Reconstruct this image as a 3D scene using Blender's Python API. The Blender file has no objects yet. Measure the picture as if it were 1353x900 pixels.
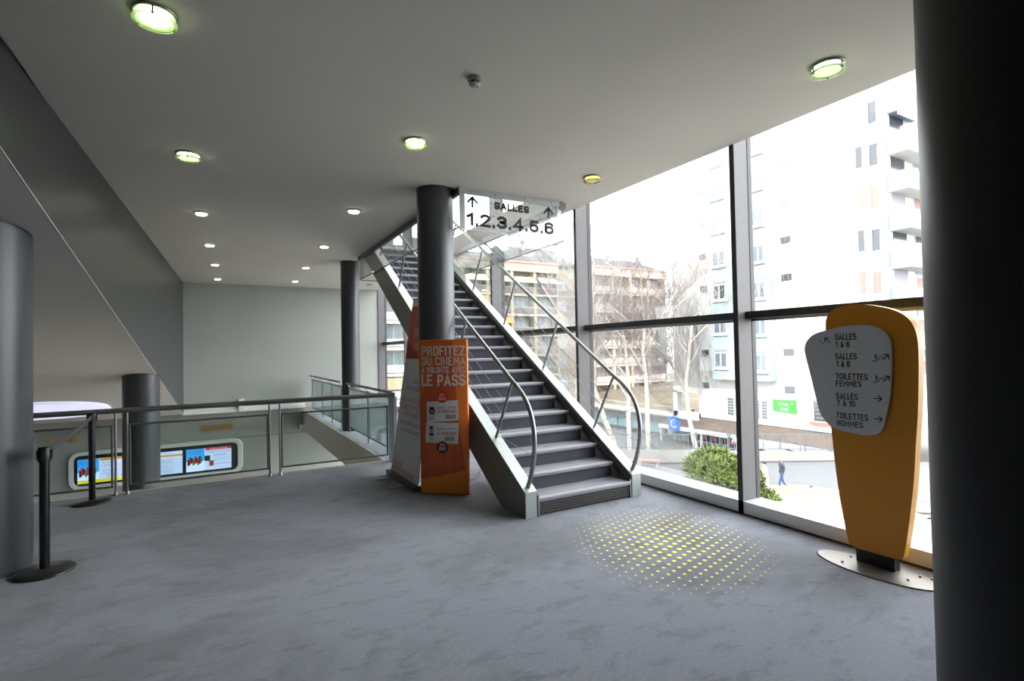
import bpy, bmesh, math, random
from mathutils import Vector, Matrix
random.seed(7)
S = bpy.context.scene
COL = S.collection
PI = math.pi

# ------------------------------------------------------------------ camera
CAM = Vector((0, 0, 1.6))
FPX, YAW, PITCH, ROLL = 689.81, 0.516045, 0.0196681, -0.0193057
cy, sy, cp, sp = math.cos(YAW), math.sin(YAW), math.cos(PITCH), math.sin(PITCH)
fw = Vector((sy*cp, cy*cp, sp)); rt = Vector((cy, -sy, 0)); up = rt.cross(fw)
r2 = math.cos(ROLL)*rt + math.sin(ROLL)*up; u2 = -math.sin(ROLL)*rt + math.cos(ROLL)*up
cam = bpy.data.objects.new('camera', bpy.data.cameras.new('camera')); COL.objects.link(cam)
cam.data.sensor_width = 36; cam.data.lens = FPX/1353*36; cam.data.clip_end = 500; cam.data.clip_start = 0.05
M = Matrix((r2, u2, -fw)).transposed().to_4x4(); M.translation = CAM
cam.matrix_world = M
S.camera = cam

# ------------------------------------------------------------------ sky, light, exposure
wd = bpy.data.worlds.new('overcast_sky'); S.world = wd; wd.use_nodes = True
bg = wd.node_tree.nodes['Background']; bg.inputs[0].default_value = (0.93, 0.965, 1.0, 1); bg.inputs[1].default_value = 10.6
S.view_settings.view_transform = 'Standard'; S.view_settings.look = 'None'
S.view_settings.exposure = 0.0; S.view_settings.gamma = 1.0; S.view_settings.use_curve_mapping = False
S.cycles.max_bounces = 10; S.cycles.diffuse_bounces = 5; S.cycles.transparent_max_bounces = 24
S.cycles.caustics_reflective = False; S.cycles.caustics_refractive = False

# ------------------------------------------------------------------ materials
MATS = {}
def lin(c):
    return tuple(((v/255)/12.92 if v/255 <= .04045 else ((v/255+.055)/1.055)**2.4) for v in c)
def mat(name, rgb, rough=.6, metal=0., spec=.5, noise=0., nscale=20., bump=0., bscale=80., emit=None, estr=0., srgb=True):
    if name in MATS: return MATS[name]
    m = bpy.data.materials.new(name); m.use_nodes = True; MATS[name] = m
    nt = m.node_tree; b = nt.nodes['Principled BSDF']
    c = lin(rgb) if srgb else rgb
    b.inputs['Base Color'].default_value = (*c, 1); b.inputs['Roughness'].default_value = rough
    b.inputs['Metallic'].default_value = metal; b.inputs['Specular IOR Level'].default_value = spec
    tc = None
    if noise or bump: tc = nt.nodes.new('ShaderNodeTexCoord')
    if noise:
        n = nt.nodes.new('ShaderNodeTexNoise'); n.inputs['Scale'].default_value = nscale; n.inputs['Detail'].default_value = 5
        nt.links.new(tc.outputs['Object'], n.inputs['Vector'])
        r = nt.nodes.new('ShaderNodeMapRange'); r.inputs[1].default_value = .3; r.inputs[2].default_value = .7
        r.inputs[3].default_value = 1-noise; r.inputs[4].default_value = 1+noise
        nt.links.new(n.outputs['Fac'], r.inputs[0])
        mx = nt.nodes.new('ShaderNodeMix'); mx.data_type = 'RGBA'; mx.blend_type = 'MULTIPLY'; mx.inputs[0].default_value = 1
        mx.inputs[6].default_value = (*c, 1); nt.links.new(r.outputs[0], mx.inputs[7]); nt.links.new(mx.outputs[2], b.inputs['Base Color'])
    if bump:
        n2 = nt.nodes.new('ShaderNodeTexNoise'); n2.inputs['Scale'].default_value = bscale; n2.inputs['Detail'].default_value = 3
        nt.links.new(tc.outputs['Object'], n2.inputs['Vector'])
        bp = nt.nodes.new('ShaderNodeBump'); bp.inputs['Strength'].default_value = bump; bp.inputs['Distance'].default_value = .01
        nt.links.new(n2.outputs['Fac'], bp.inputs['Height']); nt.links.new(bp.outputs[0], b.inputs['Normal'])
    if emit:
        b.inputs['Emission Color'].default_value = (*lin(emit), 1); b.inputs['Emission Strength'].default_value = estr
    return m
def glass(name, tint=(1, 1, 1), refl=1.0, milky=0.):
    if name in MATS: return MATS[name]
    m = bpy.data.materials.new(name); m.use_nodes = True; MATS[name] = m
    nt = m.node_tree; nt.nodes.clear()
    o = nt.nodes.new('ShaderNodeOutputMaterial'); t = nt.nodes.new('ShaderNodeBsdfTransparent'); t.inputs[0].default_value = (*tint, 1)
    g = nt.nodes.new('ShaderNodeBsdfGlossy'); g.inputs['Roughness'].default_value = .02
    f = nt.nodes.new('ShaderNodeFresnel'); f.inputs[0].default_value = 1.45
    k = nt.nodes.new('ShaderNodeMath'); k.operation = 'MULTIPLY'; k.inputs[1].default_value = refl; nt.links.new(f.outputs[0], k.inputs[0])
    x = nt.nodes.new('ShaderNodeMixShader'); nt.links.new(k.outputs[0], x.inputs[0]); nt.links.new(t.outputs[0], x.inputs[1]); nt.links.new(g.outputs[0], x.inputs[2])
    last = x
    if milky:
        d = nt.nodes.new('ShaderNodeBsdfDiffuse'); d.inputs[0].default_value = (.85, .87, .87, 1)
        tl = nt.nodes.new('ShaderNodeBsdfTranslucent'); tl.inputs[0].default_value = (.85, .87, .87, 1)
        a = nt.nodes.new('ShaderNodeMixShader'); a.inputs[0].default_value = .5; nt.links.new(d.outputs[0], a.inputs[1]); nt.links.new(tl.outputs[0], a.inputs[2])
        y = nt.nodes.new('ShaderNodeMixShader'); y.inputs[0].default_value = milky; nt.links.new(x.outputs[0], y.inputs[1]); nt.links.new(a.outputs[0], y.inputs[2]); last = y
    nt.links.new(last.outputs[0], o.inputs[0])
    return m

def carpet_material(name, rgb, patches=True):
    m = mat(name, rgb, rough=.95, spec=.15)
    nt = m.node_tree; b = nt.nodes['Principled BSDF']; c = lin(rgb)
    tc = nt.nodes.new('ShaderNodeTexCoord')
    def noise(scale, detail, dist=0., vec=None, rough=.6):
        n = nt.nodes.new('ShaderNodeTexNoise'); n.inputs['Scale'].default_value = scale; n.inputs['Detail'].default_value = detail
        n.inputs['Distortion'].default_value = dist; n.inputs['Roughness'].default_value = rough
        nt.links.new(vec or tc.outputs['Object'], n.inputs['Vector']); return n
    def rng(n, a, bb, lo, hi):
        r = nt.nodes.new('ShaderNodeMapRange'); r.inputs[1].default_value = a; r.inputs[2].default_value = bb; r.inputs[3].default_value = lo; r.inputs[4].default_value = hi
        nt.links.new(n.outputs['Fac'], r.inputs[0]); return r
    def mul(a, bb):
        x = nt.nodes.new('ShaderNodeMath'); x.operation = 'MULTIPLY'; nt.links.new(a.outputs[0], x.inputs[0]); nt.links.new(bb.outputs[0], x.inputs[1]); return x
    big = rng(noise(.60, 5, .5), .46, .56, 1.12, .70)         # trodden pile, large patches
    mp = nt.nodes.new('ShaderNodeMapping'); mp.inputs['Rotation'].default_value = (0, 0, .5); mp.inputs['Scale'].default_value = (2.2, 5, 1)
    nt.links.new(tc.outputs['Object'], mp.inputs['Vector'])
    sw = rng(noise(1.6, 6, .5, mp.outputs[0], .7), .53, .60, 1.0, .78)   # brush strokes
    fine = rng(noise(170, 2), .3, .7, .80, 1.2)
    mid = rng(noise(38, 4), .3, .7, .90, 1.1)
    f = mul(mul(big, sw), mul(fine, mid)) if patches else mul(fine, mid)
    mx = nt.nodes.new('ShaderNodeMix'); mx.data_type = 'RGBA'; mx.blend_type = 'MULTIPLY'; mx.inputs[0].default_value = 1
    mx.inputs[6].default_value = (*c, 1); nt.links.new(f.outputs[0], mx.inputs[7]); nt.links.new(mx.outputs[2], b.inputs['Base Color'])
    bp = nt.nodes.new('ShaderNodeBump'); bp.inputs['Strength'].default_value = .5; bp.inputs['Distance'].default_value = .01
    nt.links.new(noise(230, 2).outputs['Fac'], bp.inputs['Height']); nt.links.new(bp.outputs[0], b.inputs['Normal'])
    b.inputs['Sheen Weight'].default_value = .35; b.inputs['Sheen Roughness'].default_value = .5
    return m

CARPET = carpet_material('carpet_slate', (121, 124, 135))
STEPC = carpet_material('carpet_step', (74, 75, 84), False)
CEIL = mat('ceiling_paint', (216, 212, 204), .85, noise=.015, nscale=1.5)
WALLG = mat('wall_grey_green', (160, 163, 157), .8, noise=.03, nscale=1.2)
WALLB = mat('wall_billboard', (138, 140, 133), .6, noise=.02, nscale=1.2)
BULK = mat('bulkhead_slate', (58, 58, 59), .36, noise=.05, nscale=1.2, bump=.04, bscale=3)
SOFF = mat('soffit_paint', (228, 222, 213), .55, noise=.04, nscale=.9)
COLM = mat('column_paint', (62, 63, 68), .36, noise=.03, nscale=3)
BLACKM = mat('black_column_paint', (16, 16, 18), .42)
STEEL = mat('brushed_steel', (150, 152, 150), .34, .85, noise=.05, nscale=60)
STEELD = mat('dark_rail_metal', (112, 112, 108), .42, .3)
ALU = mat('aluminium_plate', (176, 182, 180), .38, .55, noise=.03, nscale=25)
ALUD = mat('stringer_metal', (126, 124, 119), .4, .25)
MULL = mat('mullion_grey', (96, 94, 95), .5, .15, noise=.03, nscale=9)
MULLD = mat('dark_frame_and_shade', (52, 51, 52), .5)
SILL = mat('sill_white', (206, 208, 210), .35, .1)
WHITE = mat('white_paint', (226, 226, 224), .5)
BLACK = mat('black_plastic', (16, 16, 18), .45)
RUBBER = mat('black_rubber', (30, 29, 30), .6)
INK = mat('black_print', (22, 22, 25), .6)
GLASS = glass('clear_glass', (.985, .99, .985), .45)
GLASSR = glass('railing_glass', (.80, .90, .89), .9, milky=.07)
GLASSP = glass('front_panel_glass', (.86, .90, .89), .7)
GLASSS = glass('skirt_glass', (.93, .96, .96), .6, milky=.01)
GLASSN = glass('sign_glass', (.97, .98, .98), .5, milky=.16)
YELLOW = mat('totem_yellow', (196, 138, 24), .45)
PLATE = mat('totem_panel_grey', (190, 191, 197), .5)
ORANGE = mat('banner_orange', (228, 116, 40), .5)
BWHITE = mat('banner_white', (205, 204, 206), .6)

# ------------------------------------------------------------------ mesh helpers
def link(name, me, m=None, parent=None):
    o = bpy.data.objects.new(name, me); COL.objects.link(o)
    if m and me is not None and not me.materials:
        for q in (m if isinstance(m, (list, tuple)) else [m]): me.materials.append(q)
    if parent: o.parent = parent
    return o
def tag(o, label=None, cat=None, group=None, kind=None):
    if label: o['label'] = label
    if cat: o['category'] = cat
    if group: o['group'] = group
    if kind: o['kind'] = kind
    return o
def empty(name, loc, label=None, cat=None, group=None, kind=None, rz=0):
    o = bpy.data.objects.new(name, None); COL.objects.link(o); o.location = loc; o.rotation_euler = (0, 0, rz); o.empty_display_size = .1
    return tag(o, label, cat, group, kind)
class MB:
    def __init__(s): s.v = []; s.f = []; s.mi = []; s.cur = 0; s.smooth = False; s.sm = []
    def add(s, vs, fs, smooth=False):
        n = len(s.v); s.v += [tuple(v) for v in vs]; s.f += [tuple(i+n for i in f) for f in fs]
        s.mi += [s.cur]*len(fs); s.sm += [smooth]*len(fs); return s
    def box(s, x0, x1, y0, y1, z0, z1):
        return s.add([(x0,y0,z0),(x1,y0,z0),(x1,y1,z0),(x0,y1,z0),(x0,y0,z1),(x1,y0,z1),(x1,y1,z1),(x0,y1,z1)],
            [(0,3,2,1),(4,5,6,7),(0,1,5,4),(1,2,6,5),(2,3,7,6),(3,0,4,7)])
    def prism(s, pts, a, b, axis=2):           # polygon pts in the two other axes, extruded a..b along axis
        def P(p, t):
            return (t, p[0], p[1]) if axis == 0 else ((p[0], t, p[1]) if axis == 1 else (p[0], p[1], t))
        n = len(pts); vs = [P(p, a) for p in pts]+[P(p, b) for p in pts]
        return s.add(vs, [tuple(range(n))[::-1], tuple(range(n, 2*n))]+[(i, (i+1) % n, n+(i+1) % n, n+i) for i in range(n)])
    def tube(s, pts, r, seg=10, rads=None, cap=True):
        pts = [Vector(p) for p in pts]; n = len(pts); vs = []
        t0 = (pts[1]-pts[0]).normalized(); a = Vector((0, 0, 1)) if abs(t0.z) < .9 else Vector((1, 0, 0))
        u = t0.cross(a).normalized()
        for i, p in enumerate(pts):
            t = ((pts[min(i+1, n-1)]-p).normalized()+(p-pts[max(i-1, 0)]).normalized())
            t = t.normalized() if t.length > 1e-6 else t0
            u = (u-t*u.dot(t)).normalized(); w = t.cross(u); rr = rads[i] if rads else r
            vs += [p+rr*(math.cos(2*PI*k/seg)*u+math.sin(2*PI*k/seg)*w) for k in range(seg)]
        fs = [(i*seg+k, i*seg+(k+1) % seg, (i+1)*seg+(k+1) % seg, (i+1)*seg+k) for i in range(n-1) for k in range(seg)]
        s.add(vs, fs, True)
        if cap:
            s.add([vs[k] for k in range(seg)], [tuple(range(seg))[::-1]]); s.add([vs[(n-1)*seg+k] for k in range(seg)], [tuple(range(seg))])
        return s
    def lathe(s, prof, c=(0, 0, 0), seg=32, smooth=True, sx=1., sy_=1.):
        vs = [(c[0]+r*sx*math.cos(2*PI*k/seg), c[1]+r*sy_*math.sin(2*PI*k/seg), c[2]+z) for r, z in prof for k in range(seg)]
        n = len(prof); fs = [(i*seg+k, i*seg+(k+1) % seg, (i+1)*seg+(k+1) % seg, (i+1)*seg+k) for i in range(n-1) for k in range(seg)]
        s.add(vs, fs, smooth)
        if prof[0][0] > 1e-5: s.add(vs[:seg], [tuple(range(seg))[::-1]])
        if prof[-1][0] > 1e-5: s.add(vs[-seg:], [tuple(range(seg))])
        return s
    def mesh(s, name):
        me = bpy.data.meshes.new(name); me.from_pydata(s.v, [], s.f)
        me.polygons.foreach_set('material_index', s.mi); me.polygons.foreach_set('use_smooth', s.sm); me.update()
        bm = bmesh.new(); bm.from_mesh(me); bmesh.ops.recalc_face_normals(bm, faces=bm.faces); bm.to_mesh(me); bm.free()
        return me
    def build(s, name, m, parent=None): return link(name, s.mesh(name), m, parent)
def box(name, m, parent, *b): return MB().box(*b).build(name, m, parent)
def cyl(name, m, parent, c, r, z0, z1, seg=40): return MB().lathe([(r, z0), (r, z1)], (c[0], c[1], 0), seg).build(name, m, parent)
def struct(name, mb, m, parent=None):
    o = mb.build(name, m, parent)
    if not parent: o['kind'] = 'structure'
    return o
def dup(o, parent=None, name=None):
    c = o.copy(); COL.objects.link(c); c.parent = parent
    for ch in [x for x in bpy.data.objects if x.parent == o]: dup(ch, c)
    return c
def _arc(cx, cy, rx, ry, a0, a1, n=7):
    return [(cx+rx*math.cos(math.radians(a0+(a1-a0)*i/n)), cy+ry*math.sin(math.radians(a0+(a1-a0)*i/n))) for i in range(n+1)]
def _o(w, y0=0., y1=1., r=.22):
    r2_ = min(r, (y1-y0)/2); rx = min(w/2, .25)
    return _arc(w-rx, y1-r2_, rx, r2_, 0, 90, 5)+_arc(rx, y1-r2_, rx, r2_, 90, 180, 5)+_arc(rx, y0+r2_, rx, r2_, 180, 270, 5)+_arc(w-rx, y0+r2_, rx, r2_, 270, 360, 5)+[(w, y1-r2_)]
_S = _arc(.25, .76, .25, .24, 20, 180, 7)+_arc(.25, .70, .25, .2, 180, 255, 3)+_arc(.25, .28, .25, .2, 75, 0, 3)+_arc(.25, .24, .25, .24, 0, -160, 7)
GLY = {
 'A': (.54, [[(0, 0), (.27, 1), (.54, 0)], [(.08, .28), (.46, .28)]]), 'B': (.5, [[(0, 0), (0, 1), (.27, 1)]+_arc(.27, .77, .2, .23, 90, -90)+[(0, .54)], [(.27, .54)]+_arc(.27, .27, .23, .27, 90, -90)+[(0, 0)]]),
 'C': (.5, [_arc(.25, .76, .25, .24, 10, 180)+_arc(.25, .24, .25, .24, 180, 350)]), 'D': (.5, [[(0, 0), (0, 1), (.25, 1)]+_arc(.25, .74, .25, .26, 90, 0, 5)+_arc(.25, .26, .25, .26, 0, -90, 5)+[(0, 0)]]),
 'E': (.42, [[(.42, 1), (0, 1), (0, 0), (.42, 0)], [(0, .52), (.36, .52)]]), 'F': (.42, [[(.42, 1), (0, 1), (0, 0)], [(0, .5), (.36, .5)]]),
 'G': (.5, [_arc(.25, .76, .25, .24, 10, 180)+_arc(.25, .24, .25, .24, 180, 360)+[(.5, .46), (.28, .46)]]), 'H': (.5, [[(0, 0), (0, 1)], [(.5, 0), (.5, 1)], [(0, .52), (.5, .52)]]),
 'I': (.0, [[(0, 0), (0, 1)]]), 'L': (.40, [[(0, 1), (0, 0), (.40, 0)]]), 'M': (.66, [[(0, 0), (0, 1), (.33, .35), (.66, 1), (.66, 0)]]), 'N': (.5, [[(0, 0), (0, 1), (.5, 0), (.5, 1)]]),
 'O': (.5, [_o(.5)]), 'P': (.48, [[(0, 0), (0, 1), (.25, 1)]+_arc(.25, .73, .23, .27, 90, -90)+[(0, .46)]]), 'Q': (.5, [_o(.5), [(.3, .2), (.5, 0)]]),
 'R': (.5, [[(0, 0), (0, 1), (.25, 1)]+_arc(.25, .75, .23, .25, 90, -90)+[(0, .5)], [(.25, .5), (.5, 0)]]), 'S': (.5, [_S]), 'T': (.48, [[(0, 1), (.48, 1)], [(.24, 1), (.24, 0)]]),
 'U': (.5, [[(0, 1), (0, .24)]+_arc(.25, .24, .25, .24, 180, 360)+[(.5, 1)]]), 'V': (.52, [[(0, 1), (.26, 0), (.52, 1)]]), 'X': (.5, [[(0, 0), (.5, 1)], [(0, 1), (.5, 0)]]), 'Y': (.5, [[(0, 1), (.25, .48), (.5, 1)], [(.25, .48), (.25, 0)]]), 'Z': (.48, [[(0, 1), (.48, 1), (0, 0), (.48, 0)]]),
 '0': (.5, [_o(.5)]), '1': (.26, [[(0, .76), (.26, 1), (.26, 0)]]), '2': (.5, [_arc(.25, .75, .25, .25, 165, -20)+[(0, 0), (.5, 0)]]),
 '3': (.5, [_arc(.25, .76, .24, .24, 160, -90)+[(.18, .52)], [(.25, .52)]+_arc(.25, .26, .25, .26, 90, -160)]), '4': (.54, [[(.40, 0), (.40, 1), (0, .27), (.54, .27)]]),
 '5': (.5, [[(.46, 1), (.07, 1), (.03, .52)]+_arc(.25, .32, .25, .32, 130, -155)]), '6': (.5, [_o(.5, 0, .6), [(0, .3), (0, .72)]+_arc(.25, .76, .25, .24, 180, 20)]), '7': (.48, [[(0, 1), (.48, 1), (.15, 0)]]),
 '8': (.5, [_o(.5, 0, .54), _o(.5, .54, 1)]), '.': (.0, [[(0, .0), (0, .02)]]), '-': (.3, [[(0, .45), (.3, .45)]]), "'": (.0, [[(0, 1), (0, .8)]]), '!': (.0, [[(0, 1), (0, .3)], [(0, .02), (0, 0)]]), '+': (.4, [[(.2, .25), (.2, .75)], [(0, .5), (.4, .5)]]),
 'a': (.4, [[(.02, .60)]+_arc(.2, .52, .2, .17, 120, 0, 4)+[(.4, 0)], _o(.4, 0, .38)]), 'à': (.4, [[(.02, .60)]+_arc(.2, .52, .2, .17, 120, 0, 4)+[(.4, 0)], _o(.4, 0, .38), [(.1, 1.0), (.24, .84)]]),
 'u': (.42, [[(0, .7), (0, .2)]+_arc(.21, .2, .21, .2, 180, 360, 6)+[(.42, .7)]]), 'r': (.28, [[(0, 0), (0, .7)], [(0, .45)]+_arc(.2, .46, .2, .22, 180, 70, 4)]), 'b': (.42, [[(0, 1), (0, 0)], _o(.42, 0, .68)]), 'n': (.42, [[(0, 0), (0, .7)], [(0, .45)]+_arc(.21, .47, .21, .21, 180, 0, 6)+[(.42, 0)]]),
 'f': (.3, [[(.12, 0), (.12, .8)]+_arc(.28, .8, .16, .2, 180, 90, 4), [(0, .62), (.3, .62)]]), 'o': (.42, [_o(.42, 0, .7)]), 'd': (.42, [[(.42, 1), (.42, 0)], _o(.42, 0, .68)]), ' ': (.22, []), '9': (.5, [_o(.5, .4, 1), [(.5, .7), (.5, .28)]+_arc(.25, .24, .25, .24, 0, -160)]), 'J': (.4, [[(.4, 1), (.4, .2)]+_arc(.2, .2, .2, .2, 0, -170, 6)]), 'K': (.5, [[(0, 0), (0, 1)], [(0, .4), (.48, 1)], [(.15, .56), (.5, 0)]]), 'W': (.7, [[(0, 1), (.17, 0), (.35, .8), (.53, 0), (.7, 1)]])}
def text(name, body, m, parent, O, R, U, W, H, bold=.02, fn=None, wt=None):
    """condensed sans lettering built of strokes, fitted into W x H with lower-left corner O"""
    if any(ch not in GLY for ch in body): body = ''.join(ch if ch in GLY else (ch.upper() if ch.upper() in GLY else '-') for ch in body)
    t = H*(wt or (.07 if bold < .005 else .095 if bold < .015 else .12 if bold < .025 else .15 if bold < .032 else .17 if bold < .045 else .19))
    gap = .30; x = 0.; items = []
    for ch in body:
        w, st_l = GLY[ch]; items.append((x, st_l)); x += w+gap
    tot = max(x-gap, .01); sx_ = (W-t)/tot; sy2 = H-t
    O, R, U = Vector(O), Vector(R).normalized(), Vector(U).normalized()
    V = []; F = []
    def P3(a, b_):
        p = O+R*a+U*b_; V.append(tuple(fn(p) if fn else p))
    for x0, strokes in items:
        for pts in strokes:
            P = [Vector((t/2+(x0+px)*sx_, t/2+py*sy2)) for px, py in pts]
            P = [p for i, p in enumerate(P) if i == 0 or (p-P[i-1]).length > 1e-6]
            if len(P) < 2: P.append(P[0]+Vector((0, 1e-4)))
            k0 = len(V); N = len(P); closed = (P[0]-P[-1]).length < 1e-5 and N > 3
            for i, p in enumerate(P):
                if closed and i in (0, N-1): d1 = (P[1]-P[0]).normalized(); d0 = (P[-1]-P[-2]).normalized()
                else:
                    d1 = (P[min(i+1, N-1)]-P[min(i, N-2)]).normalized(); d0 = (P[max(i, 1)]-P[max(i-1, 0)]).normalized()
                n0 = Vector((-d0.y, d0.x)); n1 = Vector((-d1.y, d1.x)); mm = n0+n1
                mm = mm.normalized() if mm.length > .2 else n1
                k_ = min(1/max(mm.dot(n1), .35), 2.2)*t/2
                q_ = p.copy()
                if not closed and i == 0: q_ = p-d1*t/2
                if not closed and i == N-1: q_ = p+d0*t/2
                P3(q_.x+mm.x*k_, q_.y+mm.y*k_); P3(q_.x-mm.x*k_, q_.y-mm.y*k_)
            F += [(k0+2*i, k0+2*i+1, k0+2*i+3, k0+2*i+2) for i in range(N-1)]
    me = bpy.data.meshes.new(name); me.from_pydata(V, [], F); me.update()
    return link(name, me, m, parent)
def smoothpoly(pts, n=4):
    """closed Catmull-Rom through pts"""
    out = []; N = len(pts)
    for i in range(N):
        p0, p1, p2, p3 = [Vector(pts[(i+k-1) % N]).to_2d() if False else pts[(i+k-1) % N] for k in range(4)]
        for j in range(n):
            t = j/n
            out.append(tuple(.5*((2*p1[k])+(-p0[k]+p2[k])*t+(2*p0[k]-5*p1[k]+4*p2[k]-p3[k])*t*t+(-p0[k]+3*p1[k]-3*p2[k]+p3[k])*t**3) for k in range(2)))
    return out

# ================================================================== SETTING
ZC = 3.545
XW = 4.345
# floor slab: main part, and the strip behind the stair beside the glass
fl = MB(); fl.box(-6, 4.60, -6, 7.72, -.55, 0); fl.box(2.2, 4.60, 7.72, 16.0, -.55, 0)
struct('floor', fl, CARPET)
ed = MB(); ed.box(-6, 2.2, 7.72, 7.76, -.55, .006); ed.box(2.16, 2.2, 7.76, 16, -.55, .006)
struct('trim_1', ed, mat('slab_edge_paint', (226, 216, 200), .6))
struct('lower_floor', MB().box(-9, 6, 0, 16.5, -4.2, -4.0), mat('lower_floor_tile', (120, 116, 110), .4, noise=.05, nscale=2))
ce = MB()
ce.box(-1.1, 2.54, -6, 16, ZC, ZC+.27); ce.box(2.54, XW, -6, 5.62, ZC, ZC+.27); ce.box(2.54, XW, 10.62, 16, ZC, ZC+.27); ce.box(4.02, XW, 5.62, 10.62, ZC, ZC+.27)
ce.box(-6.0, -1.1, -6, 1.4, ZC, ZC+.27); ce.box(-1.5, -1.1, 1.4, 16, ZC+.02, ZC+.27)
struct('ceiling', ce, CEIL)
struct('upper_ceiling', MB().box(-6, XW, -6, 16, 7.1, 7.3), CEIL)
struct('upper_wall', MB().box(-1.3, -1.1, -6, 16, ZC+.27, 7.1), WALLG)
# back wall (runs down into the lower hall)
struct('wall_back', MB().box(-9, 4.5, 16.0, 16.3, .11, 3.85), WALLG)
q = MB()
for x in (-1.1, .9, 2.6, 3.62, 4.3): q.box(x, x+.09, 16.02, 16.2, 3.85, 7.1)
q.box(-1.1, 4.5, 16.02, 16.2, 4.95, 5.0)
struct('window_10', q, MULL)
struct('wall_ticket', MB().box(-9, 4.5, 16.0, 16.3, -4.0, .11), WALLB)
tr = MB(); tr.box(-.76, 2.2, 15.90, 16.0, .10, .17); tr.box(-.76, 2.2, 15.96, 16.0, .17, .23); tr.box(.52, .66, 15.86, 16.0, .12, .44)
struct('trim_2', tr, WHITE)
struct('trim_3', MB().box(-.1, 2.28, 15.985, 16.0, -.61, -.595), mat('joint_line', (96, 94, 90), .7))
# side walls and rear of the hall
struct('wall_rear', MB().box(-6, 4.6, -6.2, -6, 0, 7.1), WALLG)
struct('wall_left', MB().box(-6.2, -6, -6.2, 7.7, 0, ZC), WALLG)
struct('wall_lower', MB().box(-9.2, -9, 0, 16, -4, 3.0), WALLB)
struct('wall_front_lower', MB().box(-9, 4.6, -.2, 0, -4, -.56), WALLB)
# raked slab: bulkhead and sloping soffit
def bx_(y): return -1.124+.0328*(y-4.23)
def bz(y): return 2.9-.235*(y-4.14)
ys = [1.395, 4, 8, 12, 16.0]
b = MB(); n = len(ys)
vs = [(bx_(y), y, ZC+.02) for y in ys]+[(bx_(y), y, bz(y)) for y in ys]+[(bx_(y)-.12, y, ZC+.02) for y in ys]+[(bx_(y)-.12, y, bz(y)+.14) for y in ys]
for i in range(n-1):
    b.add([vs[i], vs[i+1], vs[n+i+1], vs[n+i]], [(0, 1, 2, 3)])
    b.add([vs[2*n+i], vs[2*n+i+1], vs[3*n+i+1], vs[3*n+i]], [(0, 1, 2, 3)])
struct('wall_bulkhead', b, BULK)
s_ = MB(); s_.add([(-9, 1.395, bz(1.395)), (bx_(1.395)-.002, 1.395, bz(1.395)), (bx_(16)-.002, 16, bz(16)), (-9, 16, bz(16)),
                   (-9, 1.395, bz(1.395)+.15), (bx_(1.395)-.002, 1.395, bz(1.395)+.15), (bx_(16)-.002, 16, bz(16)+.15), (-9, 16, bz(16)+.15)],
                  [(0,3,2,1),(4,5,6,7),(0,1,5,4),(1,2,6,5),(2,3,7,6),(3,0,4,7)])
struct('soffit', s_, SOFF)
b = MB()
b.tube([(bx_(y)+.003, y, bz(y)+.003) for y in (1.5, 16)], .005, 6)
struct('trim_4', b, WHITE)

# glazed facade: bays every 2.54 m
YM = [3.27+2.54*k for k in range(-1, 6)]           # 0.73 ... 15.97
struct('wall_light_block', MB().box(4.36, 4.6, -6, .73, -.02, 7.1), WALLG)  # unseen solid wall instead of glazing, added to dim the near floor
struct('sill', MB().box(XW, 4.60, -6, 16, -.02, .127), SILL)
struct('trim_5', MB().box(XW-.006, XW, -6, 16, 0, .018), mat('shadow_gap', (60, 60, 62), .8))
for i, y in enumerate(YM):
    w = tag(empty('window_%d' % (i+1), (4.5, y, .127)), kind='structure'); k = w.location
    def L(*b): return (b[0]-k.x, b[1]-k.x, b[2]-k.y, b[3]-k.y, b[4]-k.z, b[5]-k.z)
    q = MB(); q.cur = 0; q.box(*L(XW+.003, 4.545, y, y+.047, 0, 7.1)); q.cur = 1
    q.box(*L(XW-.004, XW+.003, y-.003, y+.05, .0, 7.1)); q.box(*L(4.545, 4.60, y-.004, y+.05, .127, 7.1))  # room-side strip: backlit shade put into the colour; then the dark glazing frame
    if y < 3.4 and y > 3.2: q.box(*L(XW-.004, XW+.003, y-.003, y+.05, .004, .127))
    q.build('mullion', [MULL, MULLD], w)
    if i+1 < len(YM):
        y2 = YM[i+1]
        q = MB(); q.box(*L(4.46, 4.57, y+.047, y2+.0, 1.865, 1.935)); q.box(*L(4.56, 4.60, y+.047, y2, 1.845, 1.865)); q.build('transom', MULLD, w)
        q = MB(); q.box(*L(4.555, 4.575, y+.047, y2, 1.847, 1.862)); q.build('transom_bead', ALU, w)
        box('glass_pane', GLASS, w, *L(4.578, 4.584, y+.047, y2, .127, 1.85))
        box('glass_pane', GLASS, w, *L(4.578, 4.584, y+.047, y2, 1.93, 5.3))
        box('glass_pane', GLASS, w, *L(4.578, 4.584, y+.047, y2, 5.36, 7.1))
        box('transom', MULLD, w, *L(4.46, 4.60, y+.047, y2, 5.3, 5.36))
    if 3.2 < y < 9:                                   # rivets on the side face
        q = MB()
        for z in [.45, .95, 1.45, 1.75, 2.2, 2.8]:
            for dx in (.04, .09, .14): q.lathe([(.0035, 0), (.0035, .002)], (0, 0, 0), 6)
            nn = 3*(6*2+6+6)
            base = len(q.v)-nn
            for t in range(nn):
                vx, vy, vz = q.v[base+t]
                dx = (.05, .10, .15)[t//(nn//3)]
                q.v[base+t] = (XW+dx+vx-k.x, y-.0003-vz-k.y, z+vy-k.z)
        o = q.build('rivets', mat('rivet_rust', (128, 92, 84), .6), w); o['kind'] = 'stuff'

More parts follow.
